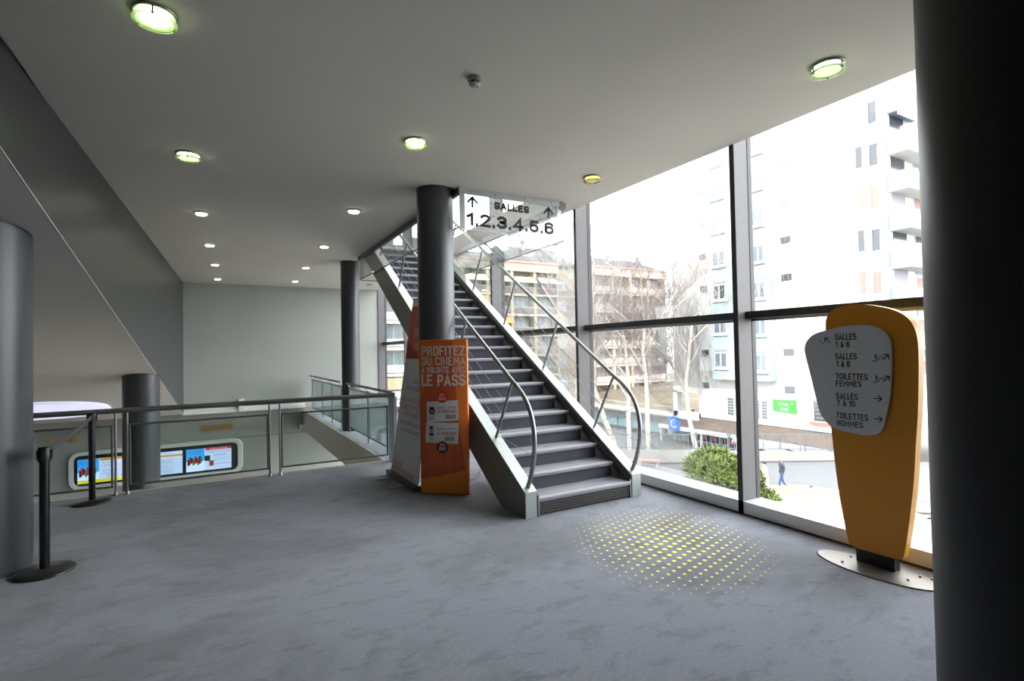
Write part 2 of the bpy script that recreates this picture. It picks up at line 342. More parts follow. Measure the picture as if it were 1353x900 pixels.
# ================================================================== COLUMNS
def column(c, r, z0, z1, label, m=COLM):
    t = empty('column', (c[0], c[1], z0), label, 'column')
    cyl('shaft', m, t, (0, 0), r, 0, z1-z0, 56)
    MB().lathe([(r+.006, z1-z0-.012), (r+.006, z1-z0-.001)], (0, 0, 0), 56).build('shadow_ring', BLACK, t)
    return t
column((2.30, 5.87), .215, 0, ZC, 'dark grey round column rising behind the orange cinema pass display')
column((2.47, 11.25), .185, 0, ZC, 'slim dark column standing on the ledge beyond the front railing')
column((2.15, .55), .30, 0, ZC, 'huge near black column filling the right edge beside the yellow totem', BLACKM)
# columns under the sloping soffit: tops follow the slope
def slope_column(c, r, z0, label):
    t = empty('column', (c[0], c[1], z0), label, 'column'); n = 56
    ring = [(r*math.cos(2*PI*k/n), r*math.sin(2*PI*k/n)) for k in range(n)]
    q = MB(); vs = [(x, y, 0) for x, y in ring]+[(x, y, bz(c[1]+y)-z0+.01) for x, y in ring]
    q.add(vs, [(k, (k+1) % n, n+(k+1) % n, n+k) for k in range(n)], True); q.build('shaft', COLM, t)
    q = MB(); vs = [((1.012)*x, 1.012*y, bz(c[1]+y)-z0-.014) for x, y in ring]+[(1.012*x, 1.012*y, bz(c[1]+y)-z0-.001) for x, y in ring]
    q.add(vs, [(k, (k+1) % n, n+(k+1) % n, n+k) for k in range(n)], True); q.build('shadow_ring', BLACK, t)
slope_column((-1.565, 5.46), .30, 0, 'thick slate grey column cut by the left edge of the picture')
slope_column((-1.13, 11.05), .27, -4.0, 'grey column rising from the lower hall behind the left railing')

# ================================================================== CEILING FIXTURES
RIMG = mat('light_rim', (150, 158, 140), .3, .5)
def downlight(x, y, r, label, colr, st, ring=True, group=None):
    t = empty('downlight', (x, y, ZC), label, 'ceiling light', group)
    e = mat('lamp_%d_%d_%d_%d' % (*colr, int(st*10)), colr, .5, emit=colr, estr=st)
    MB().lathe([(r, 0), (r, -.012), (r*.88, -.018), (r*.84, -.004)], (0, 0, 0), 40).build('rim', RIMG, t)
    MB().lathe([(r*.78, -.004), (r*.76, -.026), (r*.66, -.034), (.001, -.036)], (0, 0, 0), 40).build('lamp', e, t)
    if ring:
        MB().lathe([(r*.96, -.042), (r*.98, -.046), (r*.98, -.05), (r*.96, -.053), (r*.86, -.053), (r*.84, -.05), (r*.84, -.046), (r*.86, -.042), (r*.96, -.042)], (0, 0, 0), 40).build('glass_ring', GL_RING, t)
        for k in range(3):
            a = 2*PI*k/3+.5
            MB().lathe([(.005, -.06), (.005, -.01)], (r*.9*math.cos(a), r*.9*math.sin(a), 0), 8).build('clip', BLACK, t)
    return t
GL_RING = glass('lamp_glass', (.82, .95, .75), 1.0, milky=.25)
YG = (240, 255, 190)
for x, y, r, lb, c, st, rg in [
    (-.287, 3.51, .112, 'largest round ceiling light, at the top left with a glass ring', YG, 14, True),
    (3.713, 2.026, .108, 'round ceiling light above the yellow totem and near the window', YG, 14, True),
    (1.607, 4.556, .104, 'round ceiling light between smoke detector and near column', YG, 12, True),
    (-.216, 5.831, .110, 'second round ceiling light of the left row, greenish glass ring', YG, 12, True),
    (3.712, 4.634, .100, 'dim amber ceiling light next to the hanging sign', (255, 205, 90), 5, True),
    (-.159, 8.148, .088, 'small bright ceiling light, third of the row along the slate bulkhead', (255, 246, 225), 14, False),
    (-.082, 10.411, .088, 'small bright ceiling light, fourth of the row along the slate bulkhead', (255, 246, 225), 14, False),
    (-.006, 12.595, .088, 'small bright ceiling light, fifth of the row along the slate bulkhead', (255, 246, 225), 14, False),
    (.048, 14.902, .088, 'small ceiling light nearest the back wall in the left row', (255, 246, 225), 14, False),
    (1.639, 7.166, .092, 'small pinkish white ceiling light left of the near column', (255, 240, 225), 14, False),
    (1.703, 9.756, .088, 'small ceiling light left of the slim far column', (255, 240, 225), 14, False),
    (1.747, 12.29, .088, 'small ceiling light second from the back wall in the right row', (255, 240, 225), 12, False),
    (1.818, 14.657, .088, 'small ceiling light nearest the back wall in the right row', (255, 240, 225), 12, False)]:
    downlight(x, y, r, lb, c, st, rg)
t = empty('downlight', (3.773, 14.737, ZC), 'unlit grey ceiling spot in the far corner beyond the glass skirt', 'ceiling light')
MB().lathe([(.088, 0), (.088, -.012), (.07, -.016), (.001, -.006)], (0, 0, 0), 32).build('rim', STEELD, t)
t = empty('smoke_detector', (1.613, 3.31, ZC), 'small round smoke detector on the ceiling', 'smoke detector')
MB().lathe([(.05, 0), (.05, -.022), (.042, -.03)], (0, 0, 0), 32).build('base', mat('detector_beige', (150, 146, 134), .6), t)
MB().lathe([(.034, -.03), (.034, -.046)], (0, 0, 0), 32).build('vent_slot', BLACK, t)
for k in range(6):
    a = k*PI/3+.3; MB().lathe([(.004, -.03), (.004, -.046)], (.038*math.cos(a), .038*math.sin(a), 0), 6).build('rib', mat('detector_white', (188, 186, 178), .6), t)
MB().lathe([(.042, -.046), (.040, -.052), (.03, -.062), (.001, -.064)], (0, 0, 0), 32).build('cap', mat('detector_white', (188, 186, 178), .6), t)
MB().box(.012, .022, -.014, -.004, -.0655, -.0625).build('indicator', BLACK, t)

# oval light recessed in the sloping soffit
nrm = Vector((0, -.235, -1)).normalized(); slp = Vector((0, 1, -.235)).normalized()
def soffit_pt(x, y, off=0.): return Vector((x, y, bz(y)))+nrm*off
t = empty('oval_ceiling_light', (-3.9, 14.0, bz(14.0)), 'long glowing white oval light recessed in the sloping soffit', 'ceiling light')
def oval(a, bb, off, nseg=64):
    out = []
    for k in range(nseg):
        th = 2*PI*k/nseg; c_, s__ = math.cos(th), math.sin(th)
        x = -3.9+a*math.copysign(abs(c_)**.55, c_); y = 14.0+bb*math.copysign(abs(s__)**.8, s__)
        out.append(soffit_pt(x, y, off)-t.location)
    return out
LAMPW = mat('oval_lamp_white', (225, 225, 245), .5, emit=(222, 222, 250), estr=.85)
LAMPW2 = mat('oval_lamp_face', (225, 225, 245), .5, emit=(214, 212, 236), estr=.62)
nO = 64
o1, o2, o3 = oval(1.92, .98, .004), oval(1.92, .98, .06), oval(2.0, 1.06, .004)
q = MB(); q.add(o1+o2, [(k, (k+1) % nO, nO+(k+1) % nO, nO+k) for k in range(nO)], True); q.build('rim', LAMPW2, t)
q = MB(); q.add(o2, [tuple(range(nO))]); q.build('diffuser', LAMPW, t)
q = MB(); q.add(o3+o1, [(k, (k+1) % nO, nO+(k+1) % nO, nO+k) for k in range(nO)], True); q.build('surround', WHITE, t)

# ================================================================== STAIR
PITCHS = .6036
def stair_line(y): return .242+.614*(y-4.30)
st = empty('staircase', (3.27, 4.30, 0), 'straight carpeted staircase with metal sides rising through the ceiling to the screens', 'staircase')
K = st.location
def sl(v): return (v[0]-K.x, v[1]-K.y, v[2]-K.z)
def sbox(name, m, par, x0, x1, y0, y1, z0, z1):
    return box(name, m, par, x0-K.x, x1-K.x, y0-K.y, y1-K.y, z0, z1)
prof = [(4.295, 0), (4.295, stair_line(4.295)), (10.35, 3.955), (10.35, 3.50), (4.785, 0)]
def stringer(x0, x1, out):
    q = MB(); q.prism([(y-K.y, z) for y, z in prof], x0-K.x, x1-K.x, 0); o = q.build('stringer', ALUD, st)
    # light cap plate along the top, end plate at the foot
    q = MB(); pr = [(4.285, stair_line(4.285)), (10.35, 3.957), (10.35, 3.972), (4.285, stair_line(4.285)+.015)]
    q.prism([(y-K.y, z) for y, z in pr], x0-.008-K.x, x1+.008-K.x, 0); q.build('cap_plate', ALU, o)
    q = MB(); q.box(x0-.004-K.x, x1+.004-K.x, 4.283-K.y, 4.295-K.y, 0, .243); q.build('end_plate', ALU, o)
    return o
stringer(2.55, 2.665, -1); stringer(3.885, 4.0, 1)
for x0, x1 in ((2.665, 2.70), (3.853, 3.885)):
    q = MB(); pr = [(4.288, 0), (4.288, .20), (10.2, .20+.6036*5.91), (10.2, .12+.6036*5.91), (4.33, .14), (4.33, 0)]
    q.prism([(y-K.y, z) for y, z in pr], x0-K.x, x1-K.x, 0); q.build('inner_plate', mat('inner_plate_dark', (58, 57, 57), .5, .2), st)
for a_, b_ in ((2.69, 2.70), (3.853, 3.863)): sbox('foot_plate', ALU, st, a_, b_, 4.284, 4.30, 0, .20)
NOS = mat('stair_nosing', (176, 177, 180), .45, .2)
STEPLIT = carpet_material('carpet_step_lit', (136, 137, 146), False)  # same carpet as the risers; light on the treads put into the colour
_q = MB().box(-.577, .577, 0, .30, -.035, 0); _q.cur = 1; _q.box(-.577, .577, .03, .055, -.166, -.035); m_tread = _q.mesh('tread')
m_nos = MB().box(-.577, .577, -.004, .05, -.012, .003).mesh('nosing')
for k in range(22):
    o = link('step', m_tread, [STEPLIT, STEPC], st); o.location = sl((3.277, 4.288+.275*k, .172+.166*k))
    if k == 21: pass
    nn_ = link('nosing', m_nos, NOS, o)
# ventilated rubber kick plate at the foot
kp = sbox('kick_plate', RUBBER, st, 2.70, 3.853, 4.300, 4.322, .012, .137)
q = MB()
for i in range(48):
    for j in range(5):
        x = 2.715+i*.0238; z = .026+j*.0245
        q.box(x-K.x, x+.013-K.x, 4.2955-K.y, 4.3005-K.y, z, z+.013)
o = q.build('rubber_studs', mat('rubber_stud', (96, 92, 90), .5), kp); o['kind'] = 'stuff'
# railings
def rail(x, label):
    low = [(4.355, .262), (4.30, .36), (4.25, .48), (4.213, .63), (4.205, .80), (4.25, .985), (4.355, 1.13), (4.50, 1.235)]
    pts = [(x, y, z) for y, z in low]+[(x, y, 1.285+.6165*(y-4.6)) for y in (4.6, 4.75, 6, 8, 9.9)]
    # soften
    P = [Vector(p) for p in pts]
    for _ in range(2):
        Q = [P[0]]
        for a, bb in zip(P[:-1], P[1:]): Q += [a*.75+bb*.25, a*.25+bb*.75]
        Q.append(P[-1]); P = Q
    h = MB().tube([sl(p) for p in P], .0225, 12).build('handrail', STEEL, st)
    feet = [4.985, 6.085, 7.185, 8.285, 9.385]
    for yf in feet:
        zf = stair_line(yf)+.012; yt = yf-.375; zt = 1.285+.6165*(yt-4.6)
        p = MB().tube([sl((x, yf, zf)), sl((x, yt, zt))], .016, 10).build('baluster', STEEL, st)
        for fr in (.22, .42, .62):
            c = Vector(sl((x, yf+(yt-yf)*fr, zf+(zt-zf)*fr)))
            MB().tube([c-Vector((0, .022, .014)), c+Vector((0, .022, .014))], .0065, 8).build('cable_stop', STEELD, p)
    for fr in (.22, .42, .62):
        a = (x, feet[0]-.375*fr, stair_line(feet[0])+.012+(.62)*fr)
        bb = (x, feet[-1]-.375*fr, stair_line(feet[-1])+.012+(.62)*fr)
        MB().tube([sl(a), sl(bb)], .003, 5).build('cable', STEEL, st)
    f0 = (x, 4.985, stair_line(4.985)+.04)
    MB().tube([sl(f0), sl((x, 4.217, .60))], .003, 5).build('cable', STEEL, st)
    MB().tube([sl(f0), sl((x, 4.24, .97))], .003, 5).build('cable', STEEL, st)
rail(2.61, 'l'); rail(3.94, 'r')
# dark profile framing the ceiling opening
pf = MB(); pf.box(2.50, 2.545, 5.64, 10.66, ZC-.075, ZC+.0); pf.box(4.015, 4.06, 5.64, 10.66, ZC-.085, ZC); pf.box(2.50, 4.06, 10.62, 10.66, ZC-.075, ZC)
o = struct('trim_7', pf, STEELD)
sg = empty('glass_skirt', (2.52, 8.1, ZC-.07), 'glass smoke skirt hanging from the ceiling along the open side of the staircase', 'glass panel')
G = sg.location
for y0, y1 in ((5.66, 8.12), (8.14, 10.62)):
    box('glass_panel', GLASSS, sg, -.005, .005, y0-G.y, y1-G.y, -.39, 0)
    box('bottom_bead', STEELD, sg, -.007, .007, y0-G.y, y1-G.y, -.402, -.388)
sg = empty('glass_skirt', (4.035, 8.1, ZC-.08), 'glass smoke skirt hanging from the ceiling on the window side of the staircase', 'glass panel'); G = sg.location
for y0, y1 in ((5.66, 8.12), (8.14, 10.62)):
    box('glass_panel', GLASSS, sg, -.005, .005, y0-G.y, y1-G.y, -.42, 0)
    box('bottom_bead', STEELD, sg, -.007, .007, y0-G.y, y1-G.y, -.427, -.413)
sg = empty('glass_skirt', (3.27, 10.62, ZC-.07), 'glass smoke skirt across the far end of the ceiling opening', 'glass panel')
box('glass_panel', GLASSS, sg, -.74, .74, -.005, .005, -.39, 0); box('bottom_bead', STEELD, sg, -.74, .74, -.007, .007, -.402, -.388)
# hanging sign SALLES 1.2.3.4.5.6
sg = empty('hanging_sign', (3.235, 5.61, ZC), 'hanging glass sign with black arrows reading SALLES 1.2.3.4.5.6', 'sign'); G = Vector(sg.location)
def gb(name, m, x0, x1, y0, y1, z0, z1): return box(name, m, sg, x0-G.x, x1-G.x, y0-G.y, y1-G.y, z0-G.z, z1-G.z)
gb('top_profile', ALU, 2.50, 3.98, 5.595, 5.635, 3.475, ZC)
gb('glass_panel', GLASSN, 2.50, 3.965, 5.614, 5.622, 3.045, 3.475)
gb('side_bar', ALU, 2.505, 2.575, 5.605, 5.612, 3.05, 3.475); gb('side_bar', ALU, 3.90, 3.962, 5.605, 5.612, 3.05, 3.475)
gb('end_cap', STEELD, 3.935, 3.985, 5.59, 5.64, 3.44, ZC); gb('bottom_bead', ALU, 2.50, 3.965, 5.608, 5.628, 3.036, 3.047)
q = MB()
for x in (2.66, 2.98, 3.40, 3.80): q.tube([(x-G.x, -.017, -.035), (x-G.x, -.013, -.035)], .007, 8)
o = q.build('screws', INK, sg); o['kind'] = 'stuff'
RX, UZ = (1, 0, 0), (0, 0, 1)
text('lettering', 'SALLES', INK, sg, (2.967-G.x, -.004, 3.333-G.z), RX, UZ, .50, .092, wt=.28)
text('lettering', '1.2.3.4.5.6', INK, sg, (2.592-G.x, -.004, 3.097-G.z), RX, UZ, 1.244, .16, wt=.235)
def arrow2d(cx, cz, w, h, t, ang=0):
    """up arrow polygons in 2D"""
    hw = w/2; P = [[(-t/2, -h/2), (t/2, -h/2), (t/2, h/2-t*.8), (-t/2, h/2-t*.8)],
                   [(0, h/2), (-hw, h/2-hw), (-hw, h/2-hw-t*1.35), (0, h/2-t*1.35)], [(0, h/2), (0, h/2-t*1.35), (hw, h/2-hw-t*1.35), (hw, h/2-hw)]]
    c_, s__ = math.cos(ang), math.sin(ang)
    return [[(cx+x*c_-y*s__, cz+x*s__+y*c_) for x, y in p] for p in P]
for cx_, nm in ((2.675, 'a'), (3.762, 'b')):
    q = MB()
    for p in arrow2d(cx_, 3.387, .14, .148, .031): q.add([(x-G.x, -.004, z-G.z) for x, z in p], [tuple(range(len(p)))])
    q.build('arrow', INK, sg)

# ================================================================== RAILINGS
YR = 7.63
fr = empty('front_railing', (0, YR, 0), 'long grey tubular railing with framed glass panels across the floor edge', 'railing'); 
def T(pts, r, name, m=STEELD, par=fr, seg=10, off=(0, YR, 0)):
    return MB().tube([(p[0]-off[0], p[1]-off[1], p[2]-off[2]) for p in pts], r, seg).build(name, m, par)
T([(-5.9, YR, .985), (2.30, YR, .985)], .031, 'handrail', seg=14)
posts = [-3.85, -3.72, -2.45, -2.35, -1.03, -.92, .61, .735, 2.21]
def panel(x0, x1):
    f = MB(); r = .012
    for a, bb in (((x0, YR, .815), (x1, YR, .815)), ((x0, YR, .105), (x1, YR, .105)), ((x0+r, YR, .1), (x0+r, YR, .82)), ((x1-r, YR, .1), (x1-r, YR, .82))):
        f.tube([(a[0], 0, a[2]), (bb[0], 0, bb[2])], r, 8)
    o = f.build('panel_frame', STEELD, fr)
    box('glass_pane', GLASSP, o, x0+.02, x1-.02, -.004, .004, .115, .805)
for x in (-1.03, -.92, .61, .735, -3.72, -3.60):
    o = T([(x, YR, .01), (x, YR, .96)], .013, 'post', STEEL)
    MB().lathe([(.028, 0), (.028, .012), (.018, .03), (.014, .04)], (x, 0, 0), 16).build('foot', STEEL, o)
panel(-.905, .60); panel(.75, 2.20); panel(-3.58, -1.05)
o = MB().box(2.215, 2.265, -.03, .03, 0, .96).build('end_post', STEEL, fr)
o = MB().box(2.275, 2.325, -.03, .03, 0, .955).build('end_post', ALU, fr)
o = MB().tube([(2.24, 0, .985), (2.24, .06, .985), (2.27, .11, .97)], .02, 10).build('bracket', STEELD, fr)

XR = 2.36
def side_rail(y0, y1, posts, label):
    t = empty('side_railing', (XR, y0, 0), label, 'railing')
    MB().tube([(-.05, 0.02, 1.0), (-.05, y1-y0, 1.0)], .021, 12).build('handrail', STEELD, t)
    box('lower_rail', ALU, t, -.012, .02, .02, y1-y0, .885, .915)
    box('bottom_rail', STEELD, t, -.008, .008, .04, y1-y0, .10, .125)
    for yp in posts:
        p = MB(); p.box(-.014, .014, yp-y0-.02, yp-y0+.02, .04, .93); p.tube([(0, yp-y0, .92), (-.02, yp-y0, .965), (-.05, yp-y0, .985)], .012, 8)
        p.tube([(0, yp-y0, 0), (0, yp-y0, .05)], .011, 8); o = p.build('post', STEEL, t)
        MB().lathe([(.03, 0), (.03, .008), (.015, .014)], (0, yp-y0, 0), 14).build('foot', STEEL, o)
    pp = sorted(posts)
    for a, bb in zip(pp[:-1], pp[1:]):
        box('glass_pane', GLASSR, t, -.004, .004, a-y0+.03, bb-y0-.03, .13, .88)
    return t
side_rail(7.80, 10.96, [7.86, 9.42, 10.90], 'nearer glass balustrade running along the ledge in front of the slim column')
side_rail(11.6, 15.7, [11.66, 12.75, 14.0, 15.62], 'farther glass balustrade on the ledge ending at the back wall')

# ================================================================== CARPET DOTS
q = MB(); s0 = .081; cxd, cyd = 3.22, 3.17; ca, sa = math.cos(math.radians(16)), math.sin(math.radians(16))
for i in range(-16, 17):
    for j in range(-16, 17):
        ex, ey = i*s0*ca-j*s0*sa, i*s0*sa+j*s0*ca; x, y = cxd+ex, cyd+ey
        u_ = (ex*.55+ey*.835); v_ = (-ex*.835+ey*.55)
        d = math.hypot(u_/1.05, v_/.86)/.98
        if d < 1:
            r = .0235*(1-d)**.62
            if r > .004 and x < 4.3: q.add([(x+r*math.cos(a*PI/5), y+r*math.sin(a*PI/5), .0018) for a in range(10)], [tuple(range(10))])
o = q.build('floor_dots', mat('dot_yellow', (238, 226, 96), .8), None); tag(o, 'fading round field of yellow dots printed on the carpet before the staircase', 'floor marking', kind='stuff')

# ================================================================== YELLOW TOTEM
BODY = [(2.301,1.714),(2.291,1.807),(2.248,1.861),(2.177,1.887),(2.068,1.892),(1.951,1.871),(1.829,1.829),(1.752,1.772),(1.711,1.693),(1.696,1.591),(1.697,1.414),(1.709,1.151),(1.726,.947),(1.747,.675),(1.774,.445),(1.804,.237),(1.823,.141),(1.839,.118),(1.87,.109),(1.986,.106),(2.12,.105),(2.165,.117),(2.187,.156),(2.212,.306),(2.246,.544),(2.277,.905),(2.3,1.342)]
PAN = [(2.452,1.537),(2.45,1.598),(2.413,1.657),(2.353,1.693),(2.243,1.718),(2.134,1.735),(2.042,1.737),(1.97,1.729),(1.907,1.702),(1.868,1.663),(1.845,1.61),(1.842,1.533),(1.849,1.383),(1.863,1.231),(1.884,1.124),(1.904,1.03),(1.929,.98),(1.973,.953),(2.038,.942),(2.126,.95),(2.218,.962),(2.275,.985),(2.321,1.035),(2.354,1.097),(2.398,1.298),(2.428,1.425)]
tt = empty('wayfinding_totem', (4.12, 2.0, 0), 'tall rounded yellow totem with a grey panel of room directions on a metal plate', 'sign'); K2 = tt.location
bp_ = smoothpoly(BODY, 4)
q = MB(); q.prism([(y-K2.y, z) for y, z in bp_], 4.084-K2.x, 4.15-K2.x, 0); q.build('body', mat('totem_yellow', (196, 138, 24), .45), tt)
q = MB(); q.prism([((y-2.0)*1.0, 1.0+(z-1.0)*1.0) for y, z in bp_], 4.0795-K2.x, 4.084-K2.x, 0); o = q.build('front_panel', mat('totem_ochre', (206, 132, 8), .4), tt)
pp_ = smoothpoly(PAN, 4)
q = MB(); q.prism([(y-K2.y, z) for y, z in pp_], 4.052-K2.x, 4.07-K2.x, 0); pn = q.build('direction_panel', PLATE, tt)
MB().box(-.03, .045, -.115, .135, .008, .15).build('foot_block', BLACK, tt)
q = MB(); q.lathe([(.30, 0), (.305, .004), (.30, .009)], (-.065, -.005, 0), 64, True, .58, 1.30); q.build('base_plate', mat('base_plate_metal', (136, 130, 124), .35, .6), tt)
for bx, by in ((-.15, .17), (-.09, -.22), (.03, -.24), (.05, -.30), (.0, .19)):
    MB().lathe([(.008, .009), (.008, .018), (.004, .02)], (bx, by, 0), 8).build('bolt', STEEL, tt)
XP = 4.0505-K2.x
def tot(body, y0, y1, z0, z1): text('lettering', body, INK, pn, (XP, y0-K2.y, z0), (0, -1, 0), UZ, y0-y1, z1-z0, .03)
tot('SALLES', 2.218, 2.066, 1.632, 1.680); tot('1 à 6', 2.214, 2.114, 1.577, 1.622)
tot('SALLES', 2.220, 2.067, 1.489, 1.535); tot('1 à 6', 2.214, 2.114, 1.432, 1.479)
tot('TOILETTES', 2.221, 1.998, 1.340, 1.386); tot('FEMMES', 2.221, 2.041, 1.288, 1.333)
tot('SALLES', 2.223, 2.069, 1.193, 1.239); tot('7 à 10', 2.219, 2.089, 1.141, 1.186)
tot('TOILETTES', 2.226, 2.003, 1.047, 1.093); tot('HOMMES', 2.223, 2.040, .992, 1.037)
def tarrow(cy_, cz_, s, ang):
    q = MB()
    for p in arrow2d(0, 0, s*.8, s, s*.13, ang): q.add([(XP, (cy_-K2.y)-x, cz_+z) for x, z in p], [tuple(range(len(p)))])
    q.build('arrow', INK, pn)
tarrow(2.276, 1.634, .055, PI/4); tarrow(1.878, 1.506, .058, -PI/4); tarrow(1.878, 1.356, .058, -PI/4)
tarrow(1.936, 1.214, .056, -PI/2); tarrow(1.936, 1.070, .056, -PI/2)
def ribbon(q, pts, w, to3):
    for a, bb in zip(pts[:-1], pts[1:]):
        d = Vector((bb[0]-a[0], bb[1]-a[1])).normalized()*w/2; n_ = Vector((-d.y, d.x))
        c4 = [(a[0]+n_.x, a[1]+n_.y), (a[0]-n_.x, a[1]-n_.y), (bb[0]-n_.x, bb[1]-n_.y), (bb[0]+n_.x, bb[1]+n_.y)]
        q.add([to3(*c) for c in c4], [(0, 1, 2, 3)])
def escal(cy_, cz_):      # escalator pictogram
    q = MB(); f3 = lambda a, z: (XP, (cy_-K2.y)-a, cz_+z)
    ribbon(q, [(-.034, -.024), (-.016, -.024), (.012, .004), (.032, .004), (.030, -.004), (.016, -.006), (-.012, -.032), (-.032, -.032), (-.034, -.024)], .0035, f3)
    ribbon(q, [(-.018, .016), (-.012, -.012)], .008, f3); ribbon(q, [(-.018, .024), (-.018, .017)], .006, f3); ribbon(q, [(-.016, .004), (.004, .014)], .003, f3)
    q.build('pictogram', INK, pn)
escal(1.928, 1.506); escal(1.928, 1.356)
q = MB(); ribbon(q, [(.0, .0), (-.010, 0), (-.010, .010), (-.020, .010), (-.020, .020), (-.030, .020), (-.030, .030), (-.040, .030)], .0035, lambda a, z: (XP, (2.300-K2.y)-a, 1.604+z)); q.build('pictogram', INK, pn)

# ================================================================== ORANGE DISPLAY
Ls = Vector((2.02, 5.72, 0)); ts = (Vector((2.45, 5.355, 0))-Ls); WS = ts.length; ts.normalize(); ns = Vector((ts.y, -ts.x, 0))   # ns faces the camera
dsp = empty('display_stand', Ls+ts*WS/2, 'orange floor display board about the cinema pass in front of the near column', 'display')
D0 = Vector(dsp.location)
def bulge(u): return .035*(1-(2*u/WS-1)**2)
def dmap(u, z, off=0.): return Ls+ts*u+ns*(bulge(min(max(u, 0), WS))+off)+Vector((0, 0, z))-D0
nu = 14; q = MB()
front = [(WS*i/nu, bulge(WS*i/nu)) for i in range(nu+1)]; back = [(WS, -.05), (0, -.05)]
pts = [Ls+ts*u+ns*w-D0 for u, w in front+back]
q.prism([(p.x, p.y) for p in pts], 0.008, 1.742, 2); 
o = q.build('body', ORANGE, dsp)
q = MB(); q.prism([(p.x*1.003, p.y*1.003) for p in pts], 0, .01, 2); q.build('base', mat('carton_edge', (120, 52, 20), .7), dsp)
def dpoly(name, pts2, m, off, par=None):
    q = MB()
    # subdivide along u by triangulated strips so the print follows the curve
    us = sorted(set([p[0] for p in pts2]+[min(p[0] for p in pts2)+(max(p[0] for p in pts2)-min(p[0] for p in pts2))*i/8 for i in range(9)]))
    def span(u):
        zs = []
        N = len(pts2)
        for i in range(N):
            a, bb = pts2[i], pts2[(i+1) % N]
            if abs(a[0]-bb[0]) < 1e-9:
                if abs(a[0]-u) < 1e-9: zs += [a[1], bb[1]]
            elif min(a[0], bb[0])-1e-9 <= u <= max(a[0], bb[0])+1e-9:
                zs.append(a[1]+(bb[1]-a[1])*(u-a[0])/(bb[0]-a[0]))
        return (min(zs), max(zs)) if zs else (0, 0)
    for a, bb in zip(us[:-1], us[1:]):
        za, zb = span(a), span(bb)
        q.add([dmap(a, za[0], off), dmap(bb, zb[0], off), dmap(bb, zb[1], off), dmap(a, za[1], off)], [(0, 1, 2, 3)])
    return q.build(name, m, par or dsp)
DK = mat('print_burnt_orange', (196, 84, 34), .5); AMB = mat('print_amber', (226, 130, 36), .5)
dpoly('print_shape', [(.0, .16), (.53, .275), (.47, .72), (.40, 1.73), (.0, 1.73)], DK, .0006)
dpoly('print_shape', [(.0, .01), (.55, .01), (.55, .275), (.0, .155)], AMB, .0006)
dpoly('print_shape', [(.0, 1.05), (.30, 1.70), (.0, 1.735)], mat('print_mid_orange', (218, 104, 38), .5), .0009)
LT = mat('print_letter_grey', (214, 208, 202), .6); RED = mat('print_red', (206, 42, 26), .5); PUR = mat('print_purple', (92, 26, 52), .5); CARD = mat('card_white', (206, 205, 203), .5)
def dtext(body, u0, u1, z0, z1, m, bold=.02, off=.003, par=None, tilt=0.):
    def fn(p):
        u = p.x; z = p.z+tilt*(u-u0)
        return dmap(u, z, off)
    text('lettering', body, m, par or dsp, (u0, 0, z0), RX, UZ, u1-u0, z1-z0, bold, fn)
dtext('PROFITEZ', .037, .546, 1.558, 1.668, LT, .03); dtext('DU CINEMA', .036, .550, 1.450, 1.545, LT, .03)
dtext('A VOLONTE AVEC', .028, .550, 1.366, 1.436, LT, .03); dtext('LE PASS', .028, .548, 1.217, 1.350, LT, .035)
def disc(uc, zc, r, m, off): dpoly('print_disc', [(uc+r*math.cos(2*PI*k/20), zc+r*math.sin(2*PI*k/20)) for k in range(20)], m, off)
